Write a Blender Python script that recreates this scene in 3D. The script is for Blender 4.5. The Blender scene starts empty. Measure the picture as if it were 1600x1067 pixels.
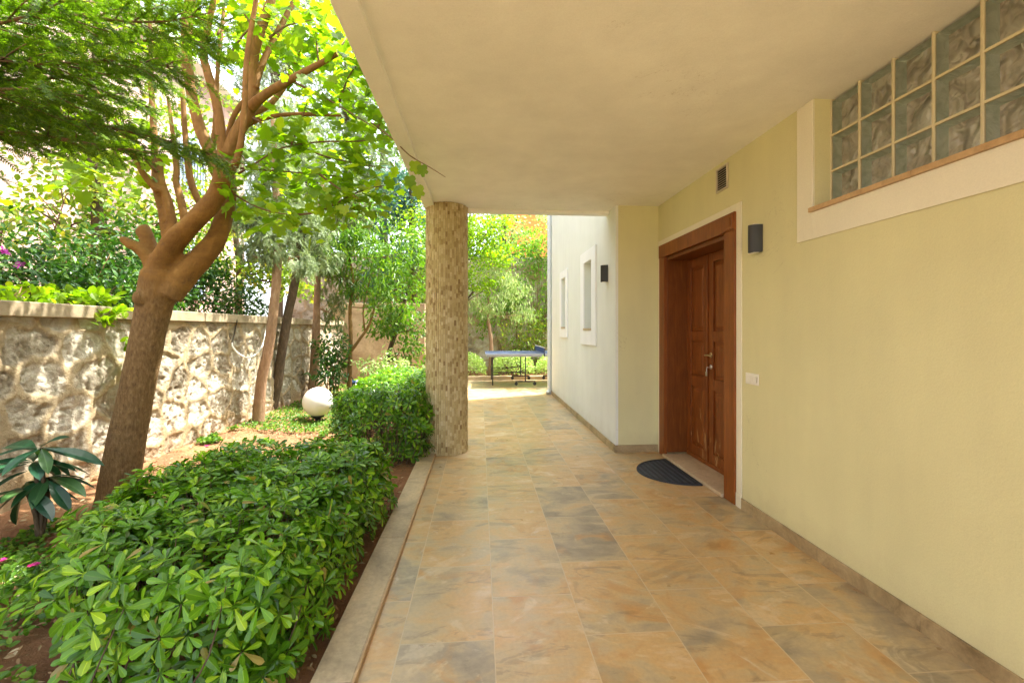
import bpy, math, random
import numpy as np
from mathutils import Vector, noise as mnoise

# ------------------------------------------------------------------ camera, sky, sun, exposure
SC = bpy.context.scene
COL = SC.collection
F_PX = 690.0
YAW = math.atan(50 / F_PX)
CAM_H = 1.36
cam_d = bpy.data.cameras.new("camera"); cam = bpy.data.objects.new("camera", cam_d); COL.objects.link(cam)
cam.location = (0, 0, CAM_H)
cam.rotation_euler = (math.pi / 2, 0, -YAW)
cam_d.sensor_width = 36.0
cam_d.lens = F_PX / 1600 * 36.0
cam_d.shift_y = -18.5 / 1600
cam_d.clip_start = 0.05; cam_d.clip_end = 600
SC.camera = cam

SUN_EL, SUN_AZ = math.radians(65), math.radians(66)       # azimuth from +Y towards +X
world = bpy.data.worlds.new("World"); SC.world = world; world.use_nodes = True
wt = world.node_tree; wt.nodes.clear()
wo = wt.nodes.new("ShaderNodeOutputWorld"); bg = wt.nodes.new("ShaderNodeBackground")
sky = wt.nodes.new("ShaderNodeTexSky"); sky.sky_type = 'NISHITA'; sky.sun_disc = False
sky.sun_elevation = SUN_EL; sky.sun_rotation = SUN_AZ; sky.dust_density = 3.0; sky.air_density = 0.8; sky.ozone_density = 0.6
hs = wt.nodes.new("ShaderNodeHueSaturation"); hs.inputs["Saturation"].default_value = 0.45
wt.links.new(sky.outputs[0], hs.inputs["Color"]); wt.links.new(hs.outputs[0], bg.inputs[0])
bg.inputs[1].default_value = 0.15
wt.links.new(bg.outputs[0], wo.inputs[0])
sun_d = bpy.data.lights.new("sun", 'SUN'); sun_d.energy = 2.6; sun_d.angle = math.radians(0.6); sun_d.color = (1.0, 0.95, 0.86)
sun = bpy.data.objects.new("sun", sun_d); COL.objects.link(sun)
to_sun = Vector((math.sin(SUN_AZ) * math.cos(SUN_EL), math.cos(SUN_AZ) * math.cos(SUN_EL), math.sin(SUN_EL)))
sun.rotation_euler = to_sun.to_track_quat('Z', 'Y').to_euler()
sun.location = to_sun * 30
SC.view_settings.view_transform = 'Standard'; SC.view_settings.look = 'None'
SC.view_settings.exposure = 2.84; SC.view_settings.gamma = 1.0
SC.cycles.use_denoising = True
SC.cycles.max_bounces = 9; SC.cycles.diffuse_bounces = 6; SC.cycles.glossy_bounces = 3
SC.cycles.transmission_bounces = 6; SC.cycles.transparent_max_bounces = 6
SC.cycles.caustics_reflective = False; SC.cycles.caustics_refractive = False
SC.cycles.sample_clamp_indirect = 6

# ------------------------------------------------------------------ measuring helpers (photo pixel -> world point)
_c, _s = math.cos(YAW), math.sin(YAW)
def P(px, py, Y):
    """world point at world depth Y seen at the photo's pixel (1600 wide)"""
    k = (px - 800) / F_PX
    X = Y * (k * _c + _s) / (_c - k * _s)
    d = Y * _c + X * _s
    return Vector((X, Y, CAM_H - (py - 515) * d / F_PX))

RNG = np.random.default_rng(7)
random.seed(7)

# ------------------------------------------------------------------ object helpers
def tag(o, label=None, cat=None, group=None, kind=None):
    if label: o["label"] = label
    if cat: o["category"] = cat
    if group: o["group"] = group
    if kind: o["kind"] = kind
    return o

def empty(name, loc=(0, 0, 0), rz=0.0):
    o = bpy.data.objects.new(name, None); COL.objects.link(o)
    o.location = loc; o.rotation_euler = (0, 0, rz); o.empty_display_size = 0.1
    return o

def np_mesh(name, V, F, mats, parent=None, smooth=False, midx=None, loc=None):
    """V (n,3), F (m,k) equal-size faces or list of faces"""
    me = bpy.data.meshes.new(name)
    V = np.asarray(V, dtype=np.float32)
    if loc is not None: V = V - np.asarray(loc, dtype=np.float32)
    if isinstance(F, np.ndarray):
        k = F.shape[1]; m = F.shape[0]
        me.vertices.add(len(V)); me.vertices.foreach_set("co", V.ravel())
        me.loops.add(m * k); me.loops.foreach_set("vertex_index", F.astype(np.int32).ravel())
        me.polygons.add(m)
        me.polygons.foreach_set("loop_start", np.arange(0, m * k, k, dtype=np.int32))
        me.polygons.foreach_set("loop_total", np.full(m, k, dtype=np.int32))
    else:
        me.from_pydata([tuple(map(float, v)) for v in V], [], [tuple(f) for f in F])
    for mt in (mats if isinstance(mats, (list, tuple)) else [mats]): me.materials.append(mt)
    if midx is not None: me.polygons.foreach_set("material_index", np.asarray(midx, dtype=np.int32))
    n = len(me.polygons)
    me.polygons.foreach_set("use_smooth", np.full(n, smooth, dtype=bool))
    me.update(); me.validate()
    o = bpy.data.objects.new(name, me); COL.objects.link(o)
    if parent is not None: o.parent = parent
    if loc is not None: o.location = loc
    return o

class MB:
    def __init__(self): self.V = []; self.F = []; self.M = []; self.cur = 0
    def add(self, vs, fs):
        b = len(self.V); self.V += [tuple(v) for v in vs]
        for f in fs: self.F.append(tuple(i + b for i in f)); self.M.append(self.cur)
    def box(self, x0, x1, y0, y1, z0, z1):
        self.add([(x0,y0,z0),(x1,y0,z0),(x1,y1,z0),(x0,y1,z0),(x0,y0,z1),(x1,y0,z1),(x1,y1,z1),(x0,y1,z1)],
                 [(0,3,2,1),(4,5,6,7),(0,1,5,4),(1,2,6,5),(2,3,7,6),(3,0,4,7)])
    def prism(self, pts, z0, z1):
        n = len(pts)
        self.add([(x,y,z0) for x,y in pts] + [(x,y,z1) for x,y in pts],
                 [tuple(range(n-1,-1,-1)), tuple(range(n,2*n))] + [(i,(i+1)%n,n+(i+1)%n,n+i) for i in range(n)])
    def lathe(self, prof, seg=32, c=(0,0,0)):
        n = len(prof); vs = []
        for i in range(seg):
            a = 2*math.pi*i/seg
            for r, z in prof: vs.append((c[0]+r*math.cos(a), c[1]+r*math.sin(a), c[2]+z))
        fs = []
        for i in range(seg):
            j = (i+1) % seg
            for k in range(n-1): fs.append((i*n+k, j*n+k, j*n+k+1, i*n+k+1))
        self.add(vs, fs)
    def tube(self, pts, rads, seg=8, sub=4, wob=0.0, cap=True):
        pts = [Vector(p) for p in pts]
        if not hasattr(rads, '__len__'): rads = [rads]*len(pts)
        if sub > 1 and len(pts) > 2:
            q, rr = [], []
            for i in range(len(pts)-1):
                p0 = pts[max(i-1,0)]; p1 = pts[i]; p2 = pts[i+1]; p3 = pts[min(i+2,len(pts)-1)]
                for k in range(sub):
                    t = k/sub
                    q.append(0.5*((2*p1)+(p2-p0)*t+(2*p0-5*p1+4*p2-p3)*t*t+(3*p1-p0-3*p2+p3)*t**3))
                    rr.append(rads[i]*(1-t)+rads[i+1]*t)
            q.append(pts[-1]); rr.append(rads[-1]); pts, rads = q, rr
        n = len(pts); vs = []; u = None
        for i in range(n):
            t = (pts[min(i+1,n-1)]-pts[max(i-1,0)])
            if t.length < 1e-9: t = Vector((0,0,1))
            t.normalize()
            if u is None: u = t.orthogonal().normalized()
            u = (u - t*u.dot(t)); u = u.normalized() if u.length > 1e-6 else t.orthogonal().normalized()
            w = t.cross(u)
            for k in range(seg):
                a = 2*math.pi*k/seg
                d = u*math.cos(a)+w*math.sin(a); r = rads[i]
                if wob: r *= 1+wob*mnoise.noise((pts[i]+d*r)*9.0)
                vs.append(pts[i]+d*r)
        fs = [(i*seg+k, i*seg+(k+1)%seg, (i+1)*seg+(k+1)%seg, (i+1)*seg+k) for i in range(n-1) for k in range(seg)]
        if cap: fs += [tuple(range(seg-1,-1,-1)), tuple(range((n-1)*seg, n*seg))]
        self.add(vs, fs)
    def blob(self, c, r, seg=12, rings=8, lump=0.2, sc=(1,1,1), fr=6.0):
        c = Vector(c); vs = [c+Vector((0,0,r*sc[2]))]; 
        for i in range(1, rings):
            th = math.pi*i/rings
            for k in range(seg):
                a = 2*math.pi*k/seg
                d = Vector((math.sin(th)*math.cos(a), math.sin(th)*math.sin(a), math.cos(th)))
                q = r*(1+lump*mnoise.noise((c+d*r)*fr))
                vs.append(c+Vector((d.x*sc[0], d.y*sc[1], d.z*sc[2]))*q)
        vs.append(c-Vector((0,0,r*sc[2]))); L = len(vs)-1
        fs = [(0,1+k,1+(k+1)%seg) for k in range(seg)]
        for i in range(rings-2):
            for k in range(seg):
                a = 1+i*seg+k; b = 1+i*seg+(k+1)%seg
                fs.append((a, a+seg, b+seg, b))
        b0 = 1+(rings-2)*seg
        fs += [(L, b0+(k+1)%seg, b0+k) for k in range(seg)]
        self.add(vs, fs)
    def build(self, name, mats, parent=None, smooth=False, bevel=0.0, loc=None, bseg=2):
        o = np_mesh(name, self.V, self.F, mats, parent, smooth, self.M if isinstance(mats,(list,tuple)) else None, loc)
        if bevel:
            b = o.modifiers.new("bevel", 'BEVEL'); b.width = bevel; b.segments = bseg; b.limit_method = 'ANGLE'; b.angle_limit = math.radians(50)
        return o

def copy_tree(o, parent=None):
    c = o.copy(); COL.objects.link(c)
    if parent is not None: c.parent = parent
    for ch in list(o.children): copy_tree(ch, c)
    return c

# ------------------------------------------------------------------ node helpers
class NT:
    def __init__(self, name):
        self.m = bpy.data.materials.new(name); self.m.use_nodes = True
        self.t = self.m.node_tree; self.t.nodes.clear()
        self.out = self.t.nodes.new("ShaderNodeOutputMaterial")
    def n(self, typ, **kw):
        nd = self.t.nodes.new("ShaderNode"+typ)
        for k, v in kw.items():
            if k in nd.inputs and not hasattr(nd, k): self.set(nd.inputs[k], v)
            elif hasattr(nd, k): setattr(nd, k, v)
        return nd
    def set(self, sock, v):
        if isinstance(v, bpy.types.NodeSocket): self.t.links.new(v, sock)
        else:
            if sock.type == 'RGBA' and len(v) == 3: v = (*v, 1)
            sock.default_value = v
    def noise(self, vec, scale, detail=4, rough=0.55, dist=0.0):
        nd = self.t.nodes.new("ShaderNodeTexNoise"); self.set(nd.inputs["Vector"], vec)
        nd.inputs["Scale"].default_value = scale; nd.inputs["Detail"].default_value = detail
        nd.inputs["Roughness"].default_value = rough; nd.inputs["Distortion"].default_value = dist
        return nd.outputs["Fac"]
    def ramp(self, fac, stops):
        nd = self.t.nodes.new("ShaderNodeValToRGB"); self.set(nd.inputs[0], fac)
        e = nd.color_ramp.elements
        while len(e) < len(stops): e.new(0.5)
        for el, (p, c) in zip(e, stops):
            el.position = p; el.color = (*c, 1) if len(c) == 3 else c
        return nd.outputs[0]
    def val(self, fac, a, b):
        nd = self.t.nodes.new("ShaderNodeMapRange"); self.set(nd.inputs[0], fac)
        nd.inputs[1].default_value = a; nd.inputs[2].default_value = b
        return nd.outputs[0]
    def mix(self, fac, a, b, mode='MIX'):
        nd = self.t.nodes.new("ShaderNodeMix"); nd.data_type = 'RGBA'; nd.blend_type = mode
        self.set(nd.inputs[0], fac); self.set(nd.inputs[6], a); self.set(nd.inputs[7], b)
        return nd.outputs[2]
    def math(self, op, a, b=0.0, c=None):
        nd = self.t.nodes.new("ShaderNodeMath"); nd.operation = op
        self.set(nd.inputs[0], a); self.set(nd.inputs[1], b)
        if c is not None: self.set(nd.inputs[2], c)
        return nd.outputs[0]
    def vmath(self, op, a, b):
        nd = self.t.nodes.new("ShaderNodeVectorMath"); nd.operation = op
        self.set(nd.inputs[0], a); self.set(nd.inputs[1], b)
        return nd.outputs[0]
    def pos(self):
        return self.t.nodes.new("ShaderNodeNewGeometry").outputs["Position"]
    def island(self):
        return self.t.nodes.new("ShaderNodeNewGeometry").outputs["Random Per Island"]
    def mapping(self, vec, scale=(1,1,1), rot=(0,0,0), loc=(0,0,0)):
        nd = self.t.nodes.new("ShaderNodeMapping"); self.set(nd.inputs[0], vec)
        nd.inputs["Scale"].default_value = scale; nd.inputs["Rotation"].default_value = rot; nd.inputs["Location"].default_value = loc
        return nd.outputs[0]
    def bump(self, h, strength=0.3, dist=0.01):
        nd = self.t.nodes.new("ShaderNodeBump"); self.set(nd.inputs["Height"], h)
        nd.inputs["Strength"].default_value = strength; nd.inputs["Distance"].default_value = dist
        return nd.outputs[0]
    def bsdf(self, color, rough=0.6, bump=None, metallic=0.0, spec=0.5):
        nd = self.t.nodes.new("ShaderNodeBsdfPrincipled")
        self.set(nd.inputs["Base Color"], color); self.set(nd.inputs["Roughness"], rough)
        self.set(nd.inputs["Metallic"], metallic); nd.inputs["Specular IOR Level"].default_value = spec
        if bump is not None: self.set(nd.inputs["Normal"], bump)
        return nd
    def done(self, shader):
        self.t.links.new(shader, self.out.inputs[0]); return self.m

def m_plain(name, col, rough=0.5, metallic=0.0, var=0.12, scale=30, bump=0.1, spec=0.5):
    t = NT(name); p = t.pos()
    f = t.noise(p, scale, 5, 0.6)
    g = t.noise(p, scale*0.13, 3, 0.5)
    h = t.math('MULTIPLY_ADD', g, 0.6, t.math('MULTIPLY', f, 0.4))
    lo = tuple(c*(1-var) for c in col); hi = tuple(min(1, c*(1+var)) for c in col)
    c = t.ramp(h, [(0.3, lo), (0.7, hi)])
    return t.done(t.bsdf(c, rough, t.bump(f, bump, 0.003), metallic, spec).outputs[0])

def m_leaf(name, c1, c2, c3=None, trans=0.35, rough=0.42, tcol=None, spec=0.4, c4=None):
    t = NT(name); r = t.island()
    stops = [(0.0, c1), (0.75, c2)] + ([(1.0, c3)] if c3 else [])
    c = t.ramp(r, stops)
    g = t.noise(t.pos(), 2.2, 2, 0.5)
    c = t.mix(t.val(g, 0.35, 0.65), c, t.mix(1.0, c, (0.72, 0.80, 0.72), 'MULTIPLY'))
    ma = t.t.nodes.new("ShaderNodeAttribute"); ma.attribute_name = "midrib"
    c = t.mix(t.math('MULTIPLY', t.val(ma.outputs["Fac"], 0.84, 0.97), 0.45), c, t.mix(1.0, c, (2.4, 1.9, 2.2), 'MULTIPLY'))
    if c4:
        c = t.mix(t.val(t.math('FRACT', t.math('MULTIPLY', r, 37.0)), 0.970, 0.985), c, c4)
        sp = t.noise(t.pos(), 90, 3, 0.6); c = t.mix(t.math('MULTIPLY', t.val(sp, 0.66, 0.74), 0.35), c, c4)
    b = t.bsdf(c, rough, None, 0, spec)
    tr = t.t.nodes.new("ShaderNodeBsdfTranslucent")
    t.set(tr.inputs[0], t.mix(1.0, c, tcol or (1.6, 1.75, 0.7), 'MULTIPLY'))
    mx = t.t.nodes.new("ShaderNodeMixShader"); mx.inputs[0].default_value = trans
    t.t.links.new(b.outputs[0], mx.inputs[1]); t.t.links.new(tr.outputs[0], mx.inputs[2])
    return t.done(mx.outputs[0])

def m_paint(name, col, grain=0.35, var=0.07):
    t = NT(name); p = t.pos()
    a = t.noise(p, 1.1, 4, 0.6); b = t.noise(p, 70, 4, 0.7); d = t.noise(p, 22, 3, 0.6)
    st = t.noise(t.mapping(p, (3.0, 3.0, 0.5)), 1.6, 5, 0.6)
    k = t.math('ADD', t.math('MULTIPLY', a, 0.6), t.math('MULTIPLY', st, 0.4))
    c = t.ramp(k, [(0.35, tuple(x*(1-var) for x in col)), (0.65, tuple(min(1, x*1.04) for x in col))])
    sz = t.t.nodes.new("ShaderNodeSeparateXYZ"); t.set(sz.inputs[0], p)
    low = t.val(t.math('ADD', sz.outputs[2], t.math('MULTIPLY', t.noise(p, 5, 5, 0.7), 0.35)), 0.42, 0.20)
    c = t.mix(t.math('MULTIPLY', low, 0.22), c, (0.34, 0.26, 0.15))
    sc = t.noise(t.mapping(p, (1, 3, 9)), 3.0, 6, 0.75, 0.5)
    c = t.mix(t.math('MULTIPLY', t.val(sc, 0.66, 0.74), 0.16), c, (0.40, 0.34, 0.22))
    sp_ = t.noise(p, 160, 2, 0.6)
    ck = t.math('ABSOLUTE', t.math('SUBTRACT', t.noise(p, 1.3, 6, 0.62, 0.8), 0.5))
    gate = t.val(t.noise(p, 0.9, 2, 0.5), 0.56, 0.62)
    c = t.mix(t.math('MULTIPLY', t.math('MULTIPLY', t.val(ck, 0.0016, 0.0004), gate), 0.35), c, (0.28, 0.22, 0.14))
    c = t.mix(0.10, c, t.mix(1.0, c, t.ramp(sp_, [(0.35, (0.7,)*3), (0.65, (1.25,)*3)]), 'MULTIPLY'))
    h = t.math('ADD', b, t.math('MULTIPLY', d, 0.8))
    return t.done(t.bsdf(c, 0.75, t.bump(h, grain, 0.004), 0, 0.25).outputs[0])

def m_bark(name, c1, c2, c3, zs=2.0, sc=26, bump=0.9, patch=2.0):
    t = NT(name); p = t.pos()
    v = t.mapping(p, (1, 1, 1.0/zs))
    f = t.noise(v, sc, 6, 0.65, 0.6); g = t.noise(p, patch, 3, 0.6)
    ring = t.noise(t.mapping(p, (0.4, 0.4, 6)), 9, 4, 0.6)
    c = t.ramp(f, [(0.25, c1), (0.55, c2), (0.8, c3)])
    c = t.mix(t.val(g, 0.35, 0.7), c, t.mix(1.0, c, (0.75, 0.78, 0.72), 'MULTIPLY'))
    h = t.math('ADD', f, t.math('MULTIPLY', ring, 0.35))
    return t.done(t.bsdf(c, 0.78, t.bump(h, bump, 0.012), 0, 0.25).outputs[0])

# ------------------------------------------------------------------ materials
WALLP = m_paint("wall paint porch shade tone", (0.67, 0.645, 0.375), 0.35)  # yellow of the porch shade is mixed into this cream
WINGP = m_paint("wall paint open sky tone", (0.76, 0.79, 0.75))  # same paint as the porch walls, sky light painted into the colour
CEILP = m_paint("ceiling plaster", (0.87, 0.87, 0.82), 0.3, 0.10)
TRIMP = m_paint("white trim plaster", (0.78, 0.75, 0.60), 0.1)
WTRIM = m_paint("bright window trim plaster", (0.86, 0.88, 0.90), 0.1)

def m_tiles():
    t = NT("slate look floor tiles"); p = t.pos()
    sp = t.t.nodes.new("ShaderNodeSeparateXYZ"); t.set(sp.inputs[0], p)
    cb = t.t.nodes.new("ShaderNodeCombineXYZ")
    W, R = 0.6165, 0.4075
    t.set(cb.inputs[0], t.math('ADD', sp.outputs[1], 10*W - 1.94 + TILE_SHIFT*W))
    t.set(cb.inputs[1], t.math('ADD', sp.outputs[0], 20*R - 0.062))
    br = t.t.nodes.new("ShaderNodeTexBrick"); t.set(br.inputs["Vector"], cb.outputs[0])
    br.inputs["Scale"].default_value = 1; br.inputs["Brick Width"].default_value = W; br.inputs["Row Height"].default_value = R
    br.inputs["Mortar Size"].default_value = 0.0030; br.inputs["Mortar Smooth"].default_value = 0.3
    br.inputs["Color1"].default_value = (0,0,0,1); br.inputs["Color2"].default_value = (1,1,1,1); br.inputs["Mortar"].default_value = (0.5,0.5,0.5,1)
    br.offset = 0.5; br.offset_frequency = 2
    rnd = t.t.nodes.new("ShaderNodeRGBToBW"); t.set(rnd.inputs[0], br.outputs["Color"]); rv = rnd.outputs[0]
    off = t.t.nodes.new("ShaderNodeCombineXYZ")
    t.set(off.inputs[0], t.math('MULTIPLY', rv, 31.0)); t.set(off.inputs[1], t.math('MULTIPLY', rv, -17.0)); t.set(off.inputs[2], t.math('MULTIPLY', rv, 9.0))
    v = t.vmath('ADD', p, off.outputs[0])
    big = t.noise(v, 1.7, 6, 0.55, 1.4)
    med = t.noise(t.mapping(v, (1.0, 2.2, 1), (0, 0, 0.7)), 4.0, 8, 0.62, 1.0)
    vein = t.noise(t.mapping(v, (1.0, 3.0, 1), (0, 0, -0.5)), 2.2, 10, 0.66, 1.2)
    k = t.math('ADD', t.math('MULTIPLY', big, 0.62), t.math('MULTIPLY', med, 0.38))
    k = t.math('ADD', k, t.math('MULTIPLY', t.math('SUBTRACT', rv, 0.5), 0.20))
    c = t.ramp(k, [(0.26, (0.20, 0.165, 0.11)), (0.37, (0.33, 0.265, 0.17)), (0.47, (0.46, 0.345, 0.185)), (0.57, (0.53, 0.335, 0.14)), (0.72, (0.62, 0.50, 0.33))])
    c = t.mix(t.val(t.noise(v, 3.1, 5, 0.6, 0.8), 0.56, 0.70), c, (0.47, 0.26, 0.09))
    c = t.mix(t.math('MULTIPLY', t.val(vein, 0.58, 0.62), 0.45), c, (0.22, 0.165, 0.10))
    c = t.mix(t.math('MULTIPLY', t.val(t.noise(v, 1.9, 7, 0.65, 2.0), 0.64, 0.74), 0.6), c, (0.62, 0.56, 0.44))
    sh = t.noise(t.mapping(v, (1.0, 1.5, 1), (0, 0, 0.4)), 1.5, 8, 0.6, 2.2)
    c = t.mix(t.math('MULTIPLY', t.val(sh, 0.565, 0.61), 0.42), c, t.mix(1.0, c, (0.58, 0.60, 0.62), 'MULTIPLY'))
    c = t.mix(t.math('MULTIPLY', t.val(sh, 0.41, 0.37), 0.35), c, (0.66, 0.53, 0.33))
    fine = t.noise(p, 55, 5, 0.7)
    c = t.mix(0.25, c, t.mix(1.0, c, t.ramp(fine, [(0.3, (0.6,0.6,0.6)), (0.7, (1.3,1.3,1.3))]), 'MULTIPLY'))
    stain = t.noise(p, 2.4, 7, 0.7, 0.5)
    c = t.mix(t.math('MULTIPLY', t.val(stain, 0.66, 0.74), 0.55), c, (0.60, 0.58, 0.52))
    c = t.mix(t.math("MULTIPLY", br.outputs["Fac"], 0.5), c, (0.58, 0.47, 0.31))
    rough = t.math('ADD', 0.19, t.math('MULTIPLY', t.noise(v, 9, 4, 0.6), 0.30))
    h = t.math('SUBTRACT', t.math('ADD', t.math('MULTIPLY', med, 0.6), t.math('MULTIPLY', fine, 0.12)), t.math('MULTIPLY', br.outputs["Fac"], 0.5))
    return t.done(t.bsdf(c, rough, t.bump(h, 0.30, 0.005), 0, 0.55).outputs[0])
TILE_SHIFT = 0.0
TILES = m_tiles()

def m_stone(name, stops, sc=3.0, rough=0.6, bump=0.3, fine=40):
    t = NT(name); p = t.pos()
    k = t.noise(p, sc, 7, 0.62, 1.0); f = t.noise(p, fine, 5, 0.7)
    c = t.ramp(k, stops)
    c = t.mix(0.4, c, t.mix(1.0, c, t.ramp(f, [(0.3, (0.6,0.6,0.6)), (0.7, (1.35,1.35,1.35))]), 'MULTIPLY'))
    return t.done(t.bsdf(c, rough, t.bump(t.math('ADD', f, k), bump, 0.006), 0, 0.35).outputs[0])
KERBM = m_stone("kerb stone", [(0.3, (0.26,0.21,0.13)), (0.5, (0.43,0.34,0.205)), (0.7, (0.55,0.42,0.24))], 2.6, 0.5, 0.25)
EDGEM = m_stone("kerb edging strip", [(0.3, (0.34,0.22,0.11)), (0.7, (0.52,0.36,0.19))], 5, 0.5, 0.2)
BASEM = m_stone("travertine baseboard", [(0.3, (0.20,0.14,0.07)), (0.5, (0.36,0.27,0.145)), (0.7, (0.47,0.36,0.20))], 4.0, 0.4, 0.2, 60)
SILLM = m_stone("marble sill", [(0.3, (0.42,0.27,0.13)), (0.7, (0.60,0.42,0.23))], 5, 0.35, 0.1)
THRM = m_stone("threshold stone", [(0.3, (0.45,0.33,0.20)), (0.7, (0.60,0.48,0.32))], 4, 0.4, 0.1)
COPEM = m_stone("concrete coping", [(0.3, (0.26,0.20,0.12)), (0.7, (0.46,0.38,0.25))], 3, 0.8, 0.5, 25)

def m_wood(name, c1, c2, c3, worn=False):
    t = NT(name); p = t.pos()
    v = t.mapping(p, (1, 1, 0.07))
    f = t.noise(v, 55, 6, 0.65, 0.8); g = t.noise(t.mapping(p, (1, 1, 0.25)), 7, 4, 0.6, 1.5)
    c = t.ramp(t.math('ADD', t.math('MULTIPLY', f, 0.6), t.math('MULTIPLY', g, 0.4)), [(0.3, c1), (0.5, c2), (0.7, c3)])
    if worn:
        sp = t.t.nodes.new("ShaderNodeSeparateXYZ"); t.set(sp.inputs[0], p)
        n = t.noise(t.mapping(p, (2.5, 2.5, 0.55)), 4.2, 6, 0.68, 0.6)
        low = t.val(sp.outputs[2], 0.85, 0.25)
        w = t.val(t.math('ADD', n, t.math('MULTIPLY', low, 0.13)), 0.68, 0.73)
        c = t.mix(t.math('MULTIPLY', w, 0.75), c, (0.46, 0.27, 0.11))
    return t.done(t.bsdf(c, 0.42, t.bump(f, 0.25, 0.003), 0, 0.4).outputs[0])
WOODF = m_wood("varnished door frame wood", (0.14, 0.038, 0.005), (0.215, 0.060, 0.008), (0.31, 0.10, 0.015))
WOODJ = m_wood("dark door jamb wood", (0.11, 0.028, 0.005), (0.17, 0.050, 0.008), (0.25, 0.085, 0.016))
WOODD = m_wood("red brown door leaf wood", (0.12, 0.031, 0.005), (0.20, 0.056, 0.008), (0.29, 0.090, 0.016), True)
BRASS = m_plain("aged brass", (0.55, 0.42, 0.22), 0.32, 0.9, 0.1)
STEEL = m_plain("brushed steel", (0.60, 0.58, 0.54), 0.3, 1.0, 0.05)
LAMPM = m_plain("charcoal powder coat", (0.030, 0.031, 0.029), 0.5, 0.2, 0.1, 60)
WHITEP = m_plain("white plastic", (0.78, 0.76, 0.68), 0.35, 0, 0.04)
VENTM = m_plain("vent grille metal", (0.55, 0.50, 0.40), 0.5, 0.2, 0.06)
DARKM = m_plain("dark void", (0.02, 0.02, 0.02), 0.8)
RUBBER = m_plain("dark rubber", (0.018, 0.022, 0.030), 0.65, 0, 0.25, 60, 0.4)
RIBM = m_plain("lighter rubber ribs", (0.05, 0.055, 0.065), 0.6, 0, 0.3, 60, 0.4)  # ribs set a lighter grey than the mat base
PIPEM = m_plain("grey white pipe", (0.62, 0.66, 0.66), 0.4, 0, 0.06)
GLOBEM = m_plain("opal globe plastic", (0.80, 0.76, 0.70), 0.28, 0, 0.05, 6)
TTBLUE = m_plain("blue table top", (0.022, 0.040, 0.085), 0.65, 0, 0.05)
BLACKM = m_plain("black metal", (0.02, 0.02, 0.022), 0.45, 0.4)
HOSEM = m_plain("white hose", (0.75, 0.72, 0.64), 0.5, 0, 0.05)

# ------------------------------------------------------------------ SETTING: ground, patio, kerb
def grid(x0, x1, y0, y1, nx, ny, fn):
    xs = np.linspace(x0, x1, nx); ys = np.linspace(y0, y1, ny)
    X, Y = np.meshgrid(xs, ys)
    Z = fn(X, Y); V = np.stack([X, Y, Z], -1).reshape(-1, 3)
    i = (np.arange(ny-1)[:, None]*nx + np.arange(nx-1)[None, :]).ravel()
    return V, np.stack([i, i+1, i+nx+1, i+nx], -1)

def snoise(X, Y, sc, seed=0.0):
    out = np.empty(X.shape, dtype=float)
    fl = out.ravel(); xf = X.ravel(); yf = Y.ravel()
    for i in range(len(fl)): fl[i] = mnoise.noise(Vector((xf[i]*sc, yf[i]*sc, seed)))
    return out

t = NT("dry outskirts ground"); p = t.pos()
GROUND = t.done(t.bsdf(t.ramp(t.noise(p, 0.6, 6, 0.6), [(0.3, (0.16,0.13,0.07)), (0.7, (0.30,0.25,0.15))]), 0.9).outputs[0])
V, F = grid(-300, 300, -300, 300, 2, 2, lambda X, Y: X*0-0.06)
tag(np_mesh("ground", V, F, GROUND), kind="structure")

t = NT("red garden soil"); p = t.pos()
k = t.noise(p, 1.8, 6, 0.65, 0.5); f = t.noise(p, 60, 6, 0.75); g = t.noise(p, 14, 5, 0.7)
c = t.ramp(k, [(0.3, (0.17,0.08,0.042)), (0.55, (0.30,0.15,0.07)), (0.75, (0.44,0.25,0.12))])
c = t.mix(t.val(f, 0.58, 0.75), c, (0.42,0.28,0.16))
SOIL = t.done(t.bsdf(c, 0.95, t.bump(t.math('ADD', f, t.math('MULTIPLY', g, 1.5)), 0.9, 0.02), 0, 0.2).outputs[0])
V, F = grid(-3.4, -0.64, -3.0, 14.2, 70, 420, lambda X, Y: -0.03 + 0.035*snoise(X, Y, 1.3) + 0.012*snoise(X, Y, 9, 3) + 0.10*np.clip((-2.4-X)/0.9, 0, 1))
tag(np_mesh("garden_soil", V, F, SOIL, None, True), kind="structure")

m = MB(); m.box(-0.474, 7.0, -9.0, 11.9, -0.05, 0.0)  # stretch behind the camera added to bounce sun into the porch
tag(m.build("patio", TILES), kind="structure")
m = MB()
ys = [-4.0, -2.9, -1.75, -0.6, 0.55, 1.72, 2.9, 4.05, 5.25, 6.5, 7.7, 8.9, 10.1, 11.9]
for a, b in zip(ys, ys[1:]): m.box(-0.645, -0.487, a+0.0015, b-0.0015, -0.06, 0.022)
m.box(-0.645, 6.0, 11.904, 12.08, -0.06, 0.10)
tag(m.build("kerb", KERBM, bevel=0.004), kind="structure")
m = MB(); m.box(-0.486, -0.4745, -4.0, 11.9, -0.05, 0.028)
tag(m.build("kerb_edging", EDGEM, bevel=0.002), kind="structure")
V, F = grid(-0.64, 6.0, 12.08, 14.3, 60, 20, lambda X, Y: 0.02+0.05*snoise(X, Y, 1.5))
tag(np_mesh("planting_bed", V, F, SOIL, None, True), kind="structure")
V, F = grid(-9.0, -3.52, -4.0, 16.0, 60, 160, lambda X, Y: 1.36+0.08*snoise(X, Y, 1.0))
tag(np_mesh("raised_ground", V, F, SOIL, None, True), kind="structure")

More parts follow.
